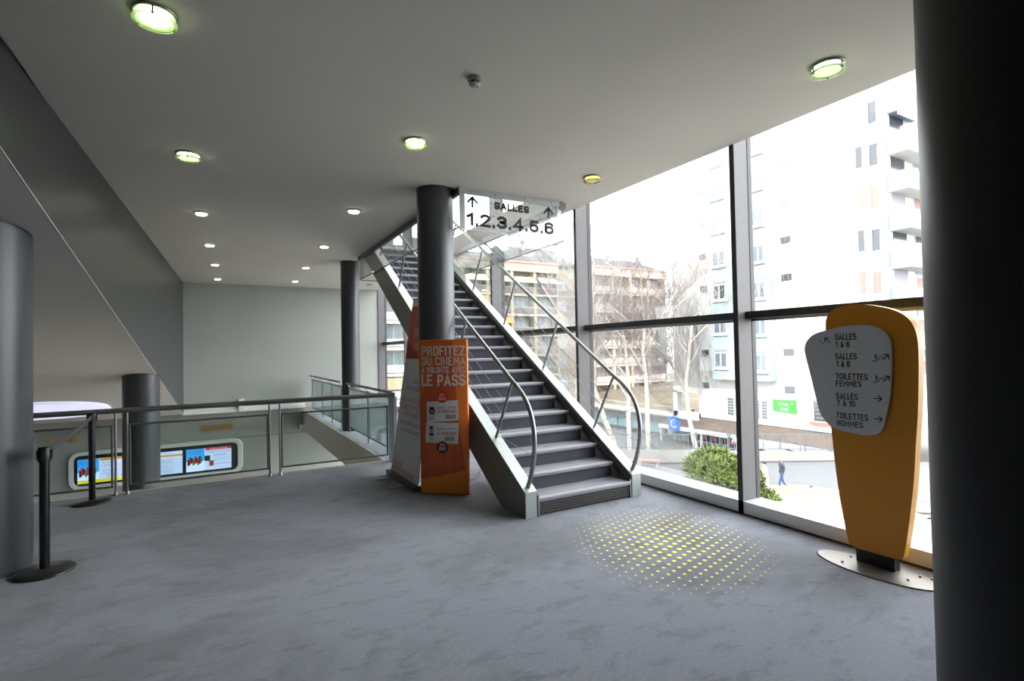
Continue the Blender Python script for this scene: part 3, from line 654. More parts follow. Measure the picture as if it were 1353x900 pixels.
def dcard(c4, ph, gp, lp, bc, txt2, m2, face):
    cd = dpoly('pass_card', c4, CARD, .004)
    u0, z1, u1, z0 = ph
    dpoly('portrait', [(u0, z0), (u1, z0), (u1, z1), (u0, z1)], mat('portrait_ground', (176, 176, 180), .6), .005, cd)
    uc = (u0+u1)/2; w = (u1-u0); h = z1-z0
    hair = mat('print_hair', (22, 16, 14), .6); skin = mat('print_skin', (190, 132, 104), .6)
    def ell(cu, cz, a, bb, m, off): dpoly('portrait_shape', [(cu+a*math.cos(2*PI*k/16), cz+bb*math.sin(2*PI*k/16)) for k in range(16)], m, off, cd)
    if face == 'w':
        ell(uc, z0+h*.50, w*.40, h*.46, hair, .0055); ell(uc, z0+h*.48, w*.22, h*.27, skin, .006); ell(uc, z0+h*.70, w*.24, h*.11, hair, .0065)
    else:
        ell(uc, z0+h*.10, w*.44, h*.13, hair, .0055); ell(uc, z0+h*.52, w*.27, h*.35, skin, .006); ell(uc, z0+h*.83, w*.27, h*.14, hair, .0065)
    ell(uc-w*.09, z0+h*.52, w*.035, h*.02, hair, .007); ell(uc+w*.09, z0+h*.52, w*.035, h*.02, hair, .007); ell(uc, z0+h*.36, w*.07, h*.02, RED, .007)
    dtext('GAUMONT', gp[0], gp[0]+(gp[2]-gp[0])*.52, gp[3]+.004, gp[1]-.004, mat('print_ochre', (190, 120, 40), .6), .03, .0055, cd)
    dtext('PATHE!', gp[0]+(gp[2]-gp[0])*.60, gp[2], gp[3]+.004, gp[1]-.004, mat('print_brown', (110, 70, 40), .6), .03, .0055, cd)
    dtext('LE PASS', lp[0], lp[0]+(lp[2]-lp[0])*.62, lp[3], lp[1], mat('print_red_brown', (150, 42, 34), .6), .03, .0055, cd)
    dtext(txt2, lp[0]+(lp[2]-lp[0])*.67, lp[2], lp[3], lp[1], m2, .03, .0055, cd)
    q = MB(); u = bc[0]; random.seed(3)
    while u < bc[2]:
        w_ = random.choice((.003, .005, .008)); q.add([dmap(u, bc[3], .0055), dmap(u+w_, bc[3], .0055), dmap(u+w_, bc[1], .0055), dmap(u, bc[1], .0055)], [(0, 1, 2, 3)]); u += w_+random.choice((.003, .005))
    q.build('barcode', mat('barcode_grey', (110, 110, 112), .6), cd)
    for k, ln in enumerate((.06, .065)): q = dpoly('small_print', [(ph[0], ph[3]-.03-.022*k), (ph[0]+ln, ph[3]-.03-.022*k), (ph[0]+ln, ph[3]-.022-.022*k), (ph[0], ph[3]-.022-.022*k)], mat('barcode_grey', (110, 110, 112), .6), .0055, cd)
dcard([(.092, .806), (.466, .834), (.461, 1.061), (.090, 1.038)], (.114, .989, .196, .892), (.218, .993, .441, .962), (.217, .950, .444, .918), (.316, .898, .427, .850), 'SOLO', RED, 'w')
dcard([(.066, .583), (.453, .571), (.466, .804), (.084, .810)], (.108, .770, .181, .661), (.209, .752, .434, .724), (.208, .705, .433, .671), (.298, .652, .413, .606), 'DUO', RED, 'm')
disc(.28, 1.095, .066, RED, .007); dtext('EN', .253, .307, 1.103, 1.135, LT, .03, .009); dtext('SOLO', .235, .325, 1.060, 1.094, LT, .03, .009)
disc(.274, .532, .068, PUR, .007); dtext('EN', .248, .300, .542, .574, LT, .03, .009); dtext('DUO', .235, .312, .497, .533, LT, .03, .009)
dtext('Offre soumise aux conditions du pass cinema solo et duo', .02, .53, .038, .05, LT, .0, .003)

# ================================================================== ROLL-UP BANNER (leaning, behind the orange display)
rb = empty('rollup_banner', (2.0, 6.3, 0), 'leaning white roll-up banner with a red top seen behind the orange display', 'banner'); RB = Vector(rb.location)
TOPH = 2.24; LEAN = .34
def rmap(s, z, off=0.):       # s: 0 at far (left) edge .. 1 at near edge
    yl = 6.83; yr = 5.78+.33*(z/TOPH)
    return Vector((2.0+LEAN*z/TOPH-off, yl+(yr-yl)*s, .07+z))-RB
def rpoly(name, pts2, m, off, par=None):
    q = MB(); q.add([rmap(a, z, off) for a, z in pts2], [tuple(range(len(pts2)))]); return q.build(name, m, par or rb)
q = MB(); c8 = [rmap(0, 0), rmap(1, 0), rmap(1, TOPH), rmap(0, TOPH)]; q.add(c8+[p+Vector((.012, 0, 0)) for p in c8], [(0,3,2,1),(4,5,6,7),(0,1,5,4),(1,2,6,5),(2,3,7,6),(3,0,4,7)])
q.build('sheet', BWHITE, rb)
RED2 = mat('rollup_red', (205, 92, 70), .6)
rpoly('print_area', [(0, 1.45), (1, 1.45), (1, TOPH-.09), (0, TOPH-.09)], RED2, .002)
rpoly('print_area', [(0, 1.45), (.7, 1.45), (0, 1.68)], mat('rollup_red_dark', (170, 52, 34), .6), .003)
def rtext(body, s0, z0, w, h, m, bold=.02):
    def fn(p): return rmap(p.x, p.z, .004)
    text('lettering', body, m, rb, (s0, 0, z0), RX, UZ, w, h, bold, fn)
GR = mat('rollup_grey_ink', (92, 92, 98), .6); RI = mat('rollup_red_ink', (206, 92, 78), .6)
rtext('LE', .42, 1.93, .14, .16, LT, .03); rtext('CLUB', .30, 1.74, .3, .11, LT, .03); rtext('PASS', .38, 1.56, .3, .11, LT, .03)
rtext('VOUS', .52, 1.14, .2, .055, GR); rtext('AVEC VOTRE CARTE', .22, 1.05, .62, .055, GR)
rtext('AVEC VOTRE CARTE', .10, .90, .75, .06, RI); rtext('ACCEDEZ PLUS VITE', .10, .81, .75, .06, RI); rtext('A VOTRE SEANCE', .22, .72, .62, .06, RI)
rtext('+  UNE OFFRE RESERVEE AUX ABONNES', .08, .62, .84, .045, GR); rtext('+  UN ACCES RESERVE ILLIMITE', .10, .53, .8, .045, GR)
rtext('DITES LE AVEC', .05, .10, .34, .05, RI); rtext('ABONNEMENT CINEMA ILLIMITE', .05, .03, .8, .05, RI)
MB().box(-.06, .06, 5.76-6.3, 6.86-6.3, .012, .07).build('base_cassette', mat('cassette_grey', (92, 96, 94), .35, .5), rb)
for y in (6.62, 6.12): MB().box(-.24, .2, y-6.3-.02, y-6.3+.02, 0, .012).build('foot', ALU, rb)
MB().tube([rmap(-.01, TOPH+.01, 0.)+Vector((.005, 0, 0)), rmap(1.01, TOPH+.01, 0)+Vector((.005, 0, 0))], .012, 8).build('top_rail', ALU, rb)
MB().tube([(.14, 0, .01), (.345, .12, 2.28)], .009, 8).build('support_pole', STEELD, rb)

# thin black cable on the carpet behind the display
q = MB().tube([(2.40, 5.78, .006), (2.62, 5.90, .006), (2.80, 5.95, .006), (2.95, 6.08, .006), (3.02, 6.3, .006), (3.2, 6.42, .006), (3.35, 6.2, .006)], .005, 6)
tag(q.build('power_cable', BLACK, None), 'thin black cable lying on the carpet under the staircase', 'cable')

# ================================================================== STANCHIONS AND BELT
def stanchion(x, y, h, label):
    t = empty('stanchion', (x, y, 0), label, 'stanchion')
    MB().lathe([(.185, 0), (.187, .008), (.175, .02), (.05, .032), (.04, .034)], (0, 0, 0), 48).build('base', mat('stanchion_base', (52, 52, 50), .3, .3), t)
    MB().lathe([(.031, .03), (.031, h-.10)], (0, 0, 0), 24).build('pole', mat('stanchion_black', (12, 12, 16), .28), t)
    c = MB().lathe([(.037, h-.11), (.039, h-.10), (.039, h-.005), (.034, h), (.001, h)], (0, 0, 0), 24).build('belt_head', BLACK, t)
    for a in (0, PI/2, PI, 3*PI/2):
        c_, s__ = math.cos(a), math.sin(a)
        MB().box(.037*c_-.01, .037*c_+.01, .037*s__-.01, .037*s__+.01, h-.09, h-.02).build('belt_slot', mat('slot_black', (30, 30, 33), .5), c)
stanchion(-1.135, 5.205, .94, 'near black belt stanchion at the foot of the thick left column')
stanchion(-1.21, 7.40, 1.0, 'farther black belt stanchion just before the front railing')
a, bb = Vector((-1.137, 5.245, .89)), Vector((-1.208, 7.36, .95)); q = MB(); d = Vector((1, 0, 0))*.0015; n_ = 12
for i in range(n_):
    p0 = a.lerp(bb, i/n_); p1 = a.lerp(bb, (i+1)/n_)
    s0_ = -.012*math.sin(PI*i/n_); s1_ = -.012*math.sin(PI*(i+1)/n_)
    c8 = [p0+Vector((0, 0, -.024+s0_))-d, p1+Vector((0, 0, -.024+s1_))-d, p1+Vector((0, 0, .024+s1_))-d, p0+Vector((0, 0, .024+s0_))-d]
    q.add(c8+[v+2*d for v in c8], [(0,3,2,1),(4,5,6,7),(0,1,5,4),(2,3,7,6)])
tag(q.build('barrier_belt', mat('belt_grey', (58, 58, 60), .7), None), 'dark grey belt stretched between the two black stanchions', 'belt')

# ================================================================== TICKET WALL
YT = 15.985
GOLD = mat('letter_gold', (196, 142, 40), .45)
def walltext(body, x0, x1, z0, z1, label):
    o = text('wall_lettering', body, GOLD, None, (x0, YT-.01, z0), RX, UZ, x1-x0, z1-z0, wt=.11)
    md = o.modifiers.new('s', 'SOLIDIFY'); md.thickness = .012; tag(o, label, 'lettering')
walltext('BILLETTERIE', -.31, .41, -.365, -.205, 'gold raised letters BILLETTERIE above the right hand screen')
walltext('LE PLUS', -3.45, -2.86, -.37, -.22, 'gold raised letters beginning with LE beside the left column')
ms = empty('screen_panel', (-1.2, YT, -1.05), 'long rounded white housing with three lit programme screens under the gold letters', 'display screen'); Kx, Kz = -1.2, -1.05
def rrect(x0, x1, z0, z1, r, n=6):
    out = []
    for cx, cz, a0 in ((x1-r, z1-r, 0), (x0+r, z1-r, PI/2), (x0+r, z0+r, PI), (x1-r, z0+r, 3*PI/2)):
        for k in range(n+1):
            a = a0+PI/2*k/n; out.append((cx+r*math.cos(a)-Kx, cz+r*math.sin(a)-Kz))
    return out
def plate(name, pts, y0, y1, m, par): return MB().prism(pts, y0, y1, 1).build(name, m, par)
of = rrect(-3.06, .62, -1.53, -.60, .22); inn = rrect(-2.95, .49, -1.43, -.70, .14); nn2 = len(of)
q = MB(); vs = [(x, 0, z) for x, z in of]+[(x*.985, -.10, z*.95) for x, z in of]+[(x, -.10, z) for x, z in inn]+[(x, -.03, z) for x, z in inn]
for a0 in range(3): q.add(vs[a0*nn2:(a0+2)*nn2], [(k, (k+1) % nn2, nn2+(k+1) % nn2, nn2+k) for k in range(nn2)], True)
q.build('housing', mat('housing_white', (196, 200, 196), .4), ms)
plate('black_surround', inn, -.035, -.005, BLACK, ms)
def emi(name, c, s=.8): return mat(name, c, .4, emit=c, estr=s)
def scr(x0, x1, z0=-1.375, z1=-.80):
    o = plate('screen', [(x0-Kx, z0-Kz), (x1-Kx, z0-Kz), (x1-Kx, z1-Kz), (x0-Kx, z1-Kz)], -.045, -.035, emi('screen_light', (176, 200, 232)), ms)
    w, h = x1-x0, z1-z0
    def R(u0, u1, v0, v1, m, d=0.): 
        return plate('image_area', [(x0+w*u0-Kx, z0+h*v0-Kz), (x0+w*u1-Kx, z0+h*v0-Kz), (x0+w*u1-Kx, z0+h*v1-Kz), (x0+w*u0-Kx, z0+h*v1-Kz)], -.048-d, -.046-d, m, o)
    def Tx(b_, u0, u1, v0, v1, m): text('lettering', b_, m, o, (x0+w*u0-Kx, -.0495, z0+h*v0-Kz), RX, UZ, w*(u1-u0), h*(v1-v0), .01)
    return R, Tx, w, h, o
BLU = emi('screen_blue', (48, 150, 226)); BLU2 = emi('screen_pale', (196, 216, 240)); REDS = emi('screen_red', (190, 40, 50), .5); NAV = emi('screen_navy', (40, 60, 110), .4)
DKS = emi('screen_dark', (40, 36, 44), .2); YEL = emi('screen_yellow', (206, 200, 40), .7); ORS = emi('screen_orange', (206, 150, 60), .6); GRN = emi('screen_green', (70, 140, 90), .4)
def poster(R, u1, Tx):
    R(0, u1, 0, 1, BLU); R(0, u1, 0.0, .45, BLU2, .0005); random.seed(5)
    for k in range(9):
        u = .03+k*(u1-.09)/9; R(u, u+.045, .28+.05*(k % 3), .55+.06*((k*2) % 3), (DKS, REDS, DKS, GRN, REDS)[k % 5], .001)
    Tx('LES VACANCES', .03, u1-.05, .86, .93, NAV); Tx('DE NEIGE', .07, u1-.10, .77, .83, NAV)
R, Tx, w, h, o = scr(-.69, .34); poster(R, .40, Tx); R(.42, 1, .90, 1, REDS); Tx('GRANDE AVANT-PREMIERE', .52, .90, .93, .975, BLU2)
Tx('VENDREDI 26 FEVRIER', .44, .97, .77, .84, NAV); Tx('20H30', .60, .88, .60, .71, NAV); Tx('EN PRESENCE DE', .60, .95, .48, .53, NAV); Tx("L'EQUIPE DU FILM", .58, .95, .38, .43, NAV)
Tx('SOIREE SPECIALE', .62, .98, .22, .28, NAV); R(.40, .52, .42, .66, DKS, .001); R(.50, .60, .18, .42, emi('screen_brown', (140, 70, 50), .4), .001)
R, Tx, w, h, o = scr(-1.80, -.77); R(0, 1, .78, .86, ORS); Tx('FILMS', .05, .3, .90, .96, NAV)
for k in range(6): Tx(('14H00  LE FILM DU SOIR', '16H15  AVANT-PREMIERE', '18H30  EN SALLE 4', '19H45  VERSION ORIGINALE', '20H30  SEANCE SPECIALE', '22H00  DERNIERE SEANCE')[k], .08, .8, .64-.12*k, .69-.12*k, NAV); R(.03, .97, .605-.12*k, .612-.12*k, DKS)
R, Tx, w, h, o = scr(-2.88, -1.86); poster(R, .40, Tx); R(0, 1, 0, .13, YEL, .002); R(.42, 1, .89, 1, ORS); Tx('SEMAINE DU CINEMA', .50, .92, .92, .97, DKS)
Tx('VENDREDI ET SAMEDI', .44, .98, .77, .83, NAV); Tx('TARIF REDUIT', .44, .98, .63, .72, REDS); Tx('A LA SEANCE', .52, .92, .53, .58, NAV); Tx('SANS RESERVER', .46, .98, .42, .50, REDS)
Tx('VENDREDI 26 FEVRIER', .44, .98, .31, .37, NAV); Tx('20H30', .55, .92, .16, .27, DKS)
# small camera on the wall under the ledge
t = empty('security_camera', (2.12, 15.98, -.44), 'small white wall camera below the ledge of the side railing', 'security camera')
MB().tube([(.12, 0, -.05), (.12, -.12, -.03), (.02, -.2, 0)], .018, 8).build('bracket', WHITE, t); MB().box(-.10, .06, -.26, -.16, -.02, .07).build('housing', WHITE, t); MB().box(-.12, -.10, -.25, -.17, -.01, .06).build('lens', BLACK, t)

# ================================================================== EXTERIOR
ZG = -6.8
TW = mat('tower_tile_white', (190, 192, 190), .5, noise=.03, nscale=.6)
MINT = mat('tower_mint', (136, 150, 143), .6)
MINTD = mat('tower_mint_panel', (134, 150, 152), .6)
WIN = mat('window_glass_blue', (84, 94, 104), .12)
WIND = mat('window_glass_dark', (52, 56, 60), .15)
WFR = mat('window_frame_white', (172, 174, 177), .5)
SHUT = mat('shutter_terracotta', (132, 100, 90), .7)
SHUTG = mat('shutter_grey', (120, 118, 122), .7)
CONC = mat('concrete_pale', (128, 126, 120), .8, noise=.06, nscale=.7)
CREAM = mat('facade_cream', (142, 136, 120), .7, noise=.05, nscale=.4)
PEACH = mat('facade_peach', (182, 162, 144), .7, noise=.08, nscale=.4)
BRN = mat('facade_brown_recess', (116, 96, 88), .7, noise=.2, nscale=.5)
PARA = mat('parapet_dark', (92, 86, 87), .6, noise=.1, nscale=.8)
CURT = mat('curtained_window', (106, 118, 122), .35, noise=.18, nscale=1.3)
ROOFM = mat('roof_grey', (66, 63, 66), .8, noise=.08, nscale=.6)
ASPH = mat('asphalt', (90, 90, 91), .9, noise=.06, nscale=.35)
PAVE = mat('sidewalk_grey', (82, 82, 82), .9, noise=.05, nscale=.8)
SAND = mat('sand_bed', (112, 106, 90), .9, noise=.12, nscale=1.2)
KERB = mat('kerb_white', (140, 138, 134), .8)

struct('unseen_bounce_ground', MB().box(4.65, 16.5, -60, 60, ZG, ZG+.05), mat('bounce_ground_pale', (168, 164, 156), .8, noise=.04, nscale=.8))  # unseen pale ground, added to bounce daylight up onto the ceiling
struct('street', MB().box(4.9, 130, -60, 140, ZG-.3, ZG), ASPH)
# the street climbs gently to the right, up to a low wall carrying a fence
q = MB(); V_ = [(17, 42, ZG+.006), (27.9, 27.9, ZG+.01), (35.0, 18.7, -5.83), (40, 12.2, -5.5), (33.5, 10, ZG+.01), (30.6, 18.6, ZG+.006), (26.5, 24, ZG+.006)]
q.add(V_, [(0, 6, 1), (6, 5, 2, 1), (5, 4, 3, 2)]); struct('street_slope', q, ASPH)
WA, WB = Vector((20.0, 38.1)), Vector((35.7, 17.8)); dF = WB-WA; LF = dF.length; dF.normalize(); nF = Vector((-dF.y, dF.x))
def wz(t): return -6.42+(-5.25+6.42)*t/LF
q = MB(); P4 = [(WA, 0), (WB, LF)]
vs = []
for p, t in P4:
    for off in (0, .3): vs += [(*(p+nF*off), ZG), (*(p+nF*off), wz(t))]
q.add(vs, [(0, 4, 5, 1), (2, 3, 7, 6), (1, 5, 7, 3), (0, 1, 3, 2), (4, 6, 7, 5)]); struct('low_wall', q, CONC)
q = MB(); vs = []
for p, t, z in ((WA, 0, ZG), (Vector((27.9, 27.9)), 12.9, ZG), (WB, LF, -5.80)):
    vs += [(*(p-nF*.22), z), (*(p-nF*.01), z), (*(p-nF*.22), z+.09), (*(p-nF*.01), z+.09)]
q.add(vs, [(0, 4, 6, 2), (2, 6, 7, 3), (4, 8, 10, 6), (6, 10, 11, 7)]); struct('kerb', q, mat('kerb_dark', (70, 70, 70), .9))
fe = empty('street_fence', (WA.x, WA.y, wz(0)), 'long thin grey metal bar fence on the low wall across the street', 'fence', rz=math.atan2(dF.y, dF.x)); fe.rotation_euler.y = -math.atan2(wz(LF)-wz(0), LF)
FM = mat('fence_metal', (84, 92, 94), .6)
for z in (.12, 1.1): box('rail', FM, fe, 0, LF, .1, .15, z, z+.055)
n_ = int(LF/2.2)
for k in range(n_+1): box('post', FM, fe, k*2.2-.035, k*2.2+.035, .09, .16, 0, 1.2)
q = MB()
for k in range(int(LF/.3)): q.box(k*.3-.016, k*.3+.016, .11, .135, .12, 1.12)
q.build('bars', FM, fe)['kind'] = 'stuff'

# ---- white tower
tw = empty('apartment_tower', (36.5, 24, ZG), 'tall white apartment tower with pale mint bay and small square windows', 'building')
TX, TY = 36.5, 24.0
def tb(name, m, par, x0, x1, y0, y1, z0, z1): return box(name, m, par, x0-TX, x1-TX, y0-TY, y1-TY, z0-ZG, z1-ZG)
tb('wall', TW, tw, 36.5, 50, 16.55, 31.45, -4.45, 19.6)
tb('wall', mat('tower_lower_tile', (148, 149, 144), .5, noise=.05, nscale=1.5), tw, 36.47, 36.5, 16.6, 31.45, -1.9, -.4)
bay = tb('bay', MINT, tw, 35.6, 36.5, 24.25, 29.35, -1.05, 19.6)
for y0, y1 in ((27.72, 29.2), (24.35, 25.45)): tb('bay_panel', MINTD, bay, 35.585, 35.6, y0, y1, -.6, 19.5)
tb('groove', mat('groove_grey', (120, 134, 130), .7), bay, 35.59, 35.6, 27.1, 27.18, -1.0, 19.5)
def win2(par, x, y0, y1, z0, z1, m=WIN, two=True, lintel=True, sill=True):
    """framed window facing -X"""
    f = tb('window', WFR, par, x-.05, x+.02, y0, y1, z0, z1)
    if two:
        ym = (y0+y1)/2
        tb('pane', m, f, x-.06, x-.05, y0+.09, ym-.06, z0+.09, z1-.09); tb('pane', m, f, x-.06, x-.05, ym+.06, y1-.09, z0+.09, z1-.09)
    else: tb('pane', m, f, x-.06, x-.05, y0+.05, y1-.05, z0+.06, z1-.06)
    if sill: tb('sill', WFR, f, x-.16, x, y0-.08, y1+.08, z0-.16, z0-.04); tb('shadow_gap', mat('window_gap', (90, 98, 104), .7), f, x-.06, x, y0-.05, y1+.05, z0-.26, z0-.18)
    if lintel: tb('shutter_box', mat('shutter_box_grey', (110, 116, 120), .6), f, x-.05, x, y0+.03, y1-.03, z1+.02, z1+.22)
    return f
for k in range(-1, 7):
    z = 3.78+2.75*k-.15
    if k < 6.5: 
        win2(bay, 35.6, 27.85, 29.08, z-.62-.35, z+.62-.35, WIN if k != 1 else WIND)
        win2(bay, 35.6, 24.40, 25.38, z-.55-.65, z+.75-.65, WIN, lintel=True)
for k in range(-2, 7):
    z = 3.85+2.75*k
    for yc, w in ((23.25, .80), (30.75, .72)):
        if yc > 30 and k < -1: pass
        f = tb('window', WFR, tw, 36.44, 36.52, yc-w/2-.06, yc+w/2+.06, z-.40, z+.30)
        tb('pane', WIND if k < 3 else WIN, f, 36.43, 36.44, yc-w/2, yc+w/2, z-.27, z+.25)
for y0, y1, z0, z1 in ((28.05, 28.65, -4.0, -2.55), (25.1, 25.55, -4.0, -2.6), (25.75, 26.0, -4.0, -2.6)):     # glass brick windows
    f = tb('window', mat('glass_brick_joint', (150, 150, 146), .6), tw, 36.44, 36.5, y0, y1, z0, z1)
    nr = 6; nc = 2 if y1-y0 > .3 else 1
    for r in range(nr):
        for c in range(nc):
            tb('glass_brick', mat('glass_brick', (84, 92, 94), .2), f, 36.42, 36.44, y0+.04+c*(y1-y0-.04)/nc, y0+(c+1)*(y1-y0-.04)/nc, z0+.05+r*(z1-z0-.05)/nr, z0+(r+1)*(z1-z0-.05)/nr)
# pilaster zone at the right, shutters
for y0, y1 in ((17.50, 17.80), (16.56, 16.90)): tb('pilaster', TW, tw, 36.22, 36.5, y0, y1, -4.4, 19.6)
for k in range(-1, 6):
    z = 13.05-2.72*k
    sh = SHUT if k in (-1, 1, 3, 5) else WIND
    for y0, y1, dz in ((17.85, 18.28, 0), (16.96, 17.44, -.1)):
        if k == -1 and y0 < 17: s2_ = WIND
        else: s2_ = sh
        f = tb('window', WFR, tw, 36.44, 36.52, y0-.04, y1+.04, z+dz-.05, z+dz+1.42)
        tb('shutter' if s2_ == SHUT else 'pane', s2_, f, 36.42, 36.44, y0, y1, z+dz, z+dz+1.36)
        tb('spandrel', MINTD, tw, 36.46, 36.5, y0-.04, y1+.05, z+dz-1.3, z+dz-.1)
# end wall (faces -Y): doors, small windows
for k in range(-1, 6):
    z = 14.0-2.72*k
    f = tb('balcony_door', WFR, tw, 36.85, 38.75, 16.5, 16.57, z-1.6, z+.45+.42)
    tb('pane', (WIND, WIND, SHUTG, WIND, SHUTG, WIND, SHUTG)[k+1], f, 36.95, 38.65, 16.48, 16.5, z-1.5, z+.35+.42)
    f = tb('window', WFR, tw, 39.8, 40.75, 16.5, 16.57, z-.95, z+.1)
    tb('pane', (SHUT, SHUTG, SHUT, WIND, SHUT, SHUT, SHUT)[k+1], f, 39.88, 40.67, 16.48, 16.5, z-.87, z+.02)
    tb('spandrel', MINTD, tw, 39.8, 40.75, 16.5, 16.55, z+.2, z+1.3)
for k in range(0, 6):
    z = 13.6-2.42*k if False else (13.60, 11.28, 8.85, 6.48, 4.1, 1.4)[k]-.12
    bl = tb('balcony', mat('balcony_slab', (176, 174, 168), .7), tw, 36.5, 43.0, 15.35, 16.56, z-.12, z+.03)
    tb('end_panel', mat('balcony_mint', (104, 118, 112), .6), bl, 36.47, 36.52, 15.35, 16.56, z-.02, z+1.02)
    tb('front_panel', mat('balcony_glass', (120, 127, 135), .2), bl, 36.75, 43.0, 15.33, 15.37, z+.12, z+.95)
    tb('front_panel_frame', TW, bl, 36.52, 43.0, 15.32, 15.38, z-.02, z+.12)
tb('awning', mat('awning_slate', (96, 106, 120), .7), tw, 36.7, 39.6, 15.9, 16.5, 16.0, 16.14)
tb('awning_valance', TW, tw, 36.7, 39.6, 15.85, 15.92, 15.75, 16.05)
tb('wing', mat('wing_tile', (166, 167, 163), .6), tw, 37.0, 48, 31.45, 34.8, -1.9, 9.5)
tb('parapet', TW, tw, 36.3, 50, 16.4, 31.6, 19.6, 19.9)
# shop window in the base, to the right of the green sign
f = tb('shop_window', WFR, tw, 36.40, 36.52, 19.4, 22.1, -4.1, -2.2); tb('pane', WIND, f, 36.38, 36.40, 19.5, 21.5, -3.7, -2.3)
tb('header', mat('header_green', (96, 140, 60), .6), f, 36.36, 36.38, 19.5, 21.4, -2.45, -2.25); tb('planter', mat('planter_terracotta', (150, 100, 76), .8), f, 36.1, 36.36, 19.3, 21.7, -3.95, -3.78)
for k in range(4): tb('shelf', mat('shelf_grey', (120, 116, 110), .7), f, 36.35, 36.38, 19.6, 21.4, -3.5+.28*k, -3.46+.28*k)
gs_ = empty('green_shop_sign', (36.40, 23.7, -2.9), 'bright green shop sign with white lettering on the white tower base', 'sign')
q = MB(); q.add([(0, .90, .46), (0, -.90, .52), (0, -.90, -.49), (0, .90, -.41), (.08, .90, .46), (.08, -.90, .52), (.08, -.90, -.49), (.08, .90, -.41)], [(0,1,2,3),(4,7,6,5),(0,4,5,1),(1,5,6,2),(2,6,7,3),(3,7,4,0)]); q.build('board', mat('sign_green', (50, 140, 40), .5), gs_)
text('lettering', 'urban', WFR, gs_, (-.01, .45, .06), (0, -1, 0), UZ, .78, .26, .02); text('lettering', 'food', WFR, gs_, (-.01, .30, -.30), (0, -1, 0), UZ, .62, .26, .02)
text('lettering', '43', WFR, gs_, (-.01, -.5, .2), (0, -1, 0), UZ, .2, .12, .02); text('lettering', 'restauration rapide sur place', WFR, gs_, (-.01, .82, -.40), (0, -1, -.03), UZ, 1.3, .06, 0)

# ---- shop row with white canopy under the tower and to its left
sr = empty('shop_row', (36.5, 30, ZG), 'low shop row with white canopy edge and dark windows below the tower', 'building')
sy0 = 30.0
def sb(name, m, par, x0, x1, y0, y1, z0, z1): return box(name, m, par, x0-36.5, x1-36.5, y0-sy0, y1-sy0, z0-ZG, z1-ZG)
sb('wall', mat('shop_wall', (120, 122, 122), .7), sr, 36.7, 39, 19, 35.0, ZG, -5.5)
for y0_, y1_, zt in ((16.6, 31.4, -4.5), (31.42, 35.0, -4.85)):
    q = MB(); q.prism([(-1.3, -5.5-ZG), (-1.3, -5.38-ZG), (0, zt-ZG), (2.6, zt-ZG), (2.6, -5.5-ZG)], y0_-sy0, y1_-sy0, 1); q.build('roof', mat('shop_roof_brick', (88, 76, 68), .9, noise=.15, nscale=1.5), sr)
sb('canopy_edge', WFR, sr, 35.0, 35.2, 27.0, 35.0, -5.62, -5.30); sb('canopy_edge', WFR, sr, 34.95, 35.22, 16.6, 27.0, -5.72, -5.36)
for y0, y1, m in ((29.6, 32.6, WIND), (27.2, 29.4, WIND), (24.3, 26.6, WIND), (21.4, 24.0, WIND)):
    f = sb('shop_window', mat('shop_frame', (130, 130, 128), .6), sr, 36.55, 36.72, y0, y1, ZG+.1, -5.5); sb('pane', m, f, 36.53, 36.55, y0+.1, y1-.1, ZG+.3, -5.6)
    if y0 > 28:
        for k in range(3): sb('poster', mat('poster_pink', (170, 70, 96), .6), f, 36.50, 36.53, y0+.35+k*.95, y0+.75+k*.95, -6.35, -5.75)
sb('door', mat('shop_door_grey', (112, 122, 130), .3), sr, 36.5, 36.72, 32.8, 34.6, ZG, -5.5)
for y in (30.3, 34.8, 26.9, 23.0): sb('post', WFR, sr, 35.1, 35.25, y-.08, y+.08, ZG, -5.45)
# ramp in front of the right part
rp = empty('access_ramp', (35.6, 22, ZG), 'white sloping access ramp with low dark openings beneath, right of the shop row', 'ramp')
q = MB(); q.prism([(27.0-22, 1.45), (18.5-22, .55), (18.5-22, .25), (27.0-22, 1.1)], -.9, .2, 0); q.build('deck', WFR, rp)
for k in range(5): box('handrail_post', FM, rp, -.85, -.8, 4.6-1.8*k, 4.66-1.8*k, 1.40-.19*k, 2.2-.19*k)
q = MB(); q.tube([(-.82, 4.9, 2.25), (-.82, -3.4, 1.40)], .03, 6); q.build('handrail', FM, rp)
box('support', mat('ramp_support', (112, 104, 98), .8), rp, -.6, .1, .2, 1.3, 0, .9)

# left shop front with pale blue glass
ls = empty('blue_shop_front', (37.5, 40, ZG), 'pale blue glazed shop front beyond the bare trees with a grey fascia', 'building')
def lb(name, m, par, x0, x1, y0, y1, z0, z1): return box(name, m, par, x0-37.5, x1-37.5, y0-40, y1-40, z0-ZG, z1-ZG)
lb('fascia', mat('shop_fascia_grey', (104, 106, 108), .7), ls, 37.2, 39.9, 35.2, 50, -5.6, -4.95); lb('wall', CONC, ls, 37.8, 39.9, 35.2, 50, ZG, -5.6)
for k in range(7): lb('shop_pane', mat('pane_pale_blue', (138, 160, 168), .25), ls, 37.7, 37.8, 35.4+2.08*k, 37.3+2.08*k, ZG+.15, -5.65)
lb('roof_edge', CONC, ls, 36.9, 39.9, 35.2, 50, -4.95, -4.8); lb('notice', mat('notice_blue', (60, 100, 170), .5), ls, 37.6, 37.7, 36.0, 36.7, -6.1, -5.75); lb('notice', mat('notice_brown', (130, 96, 80), .6), ls, 37.6, 37.7, 36.6, 37.0, -6.6, -6.2)
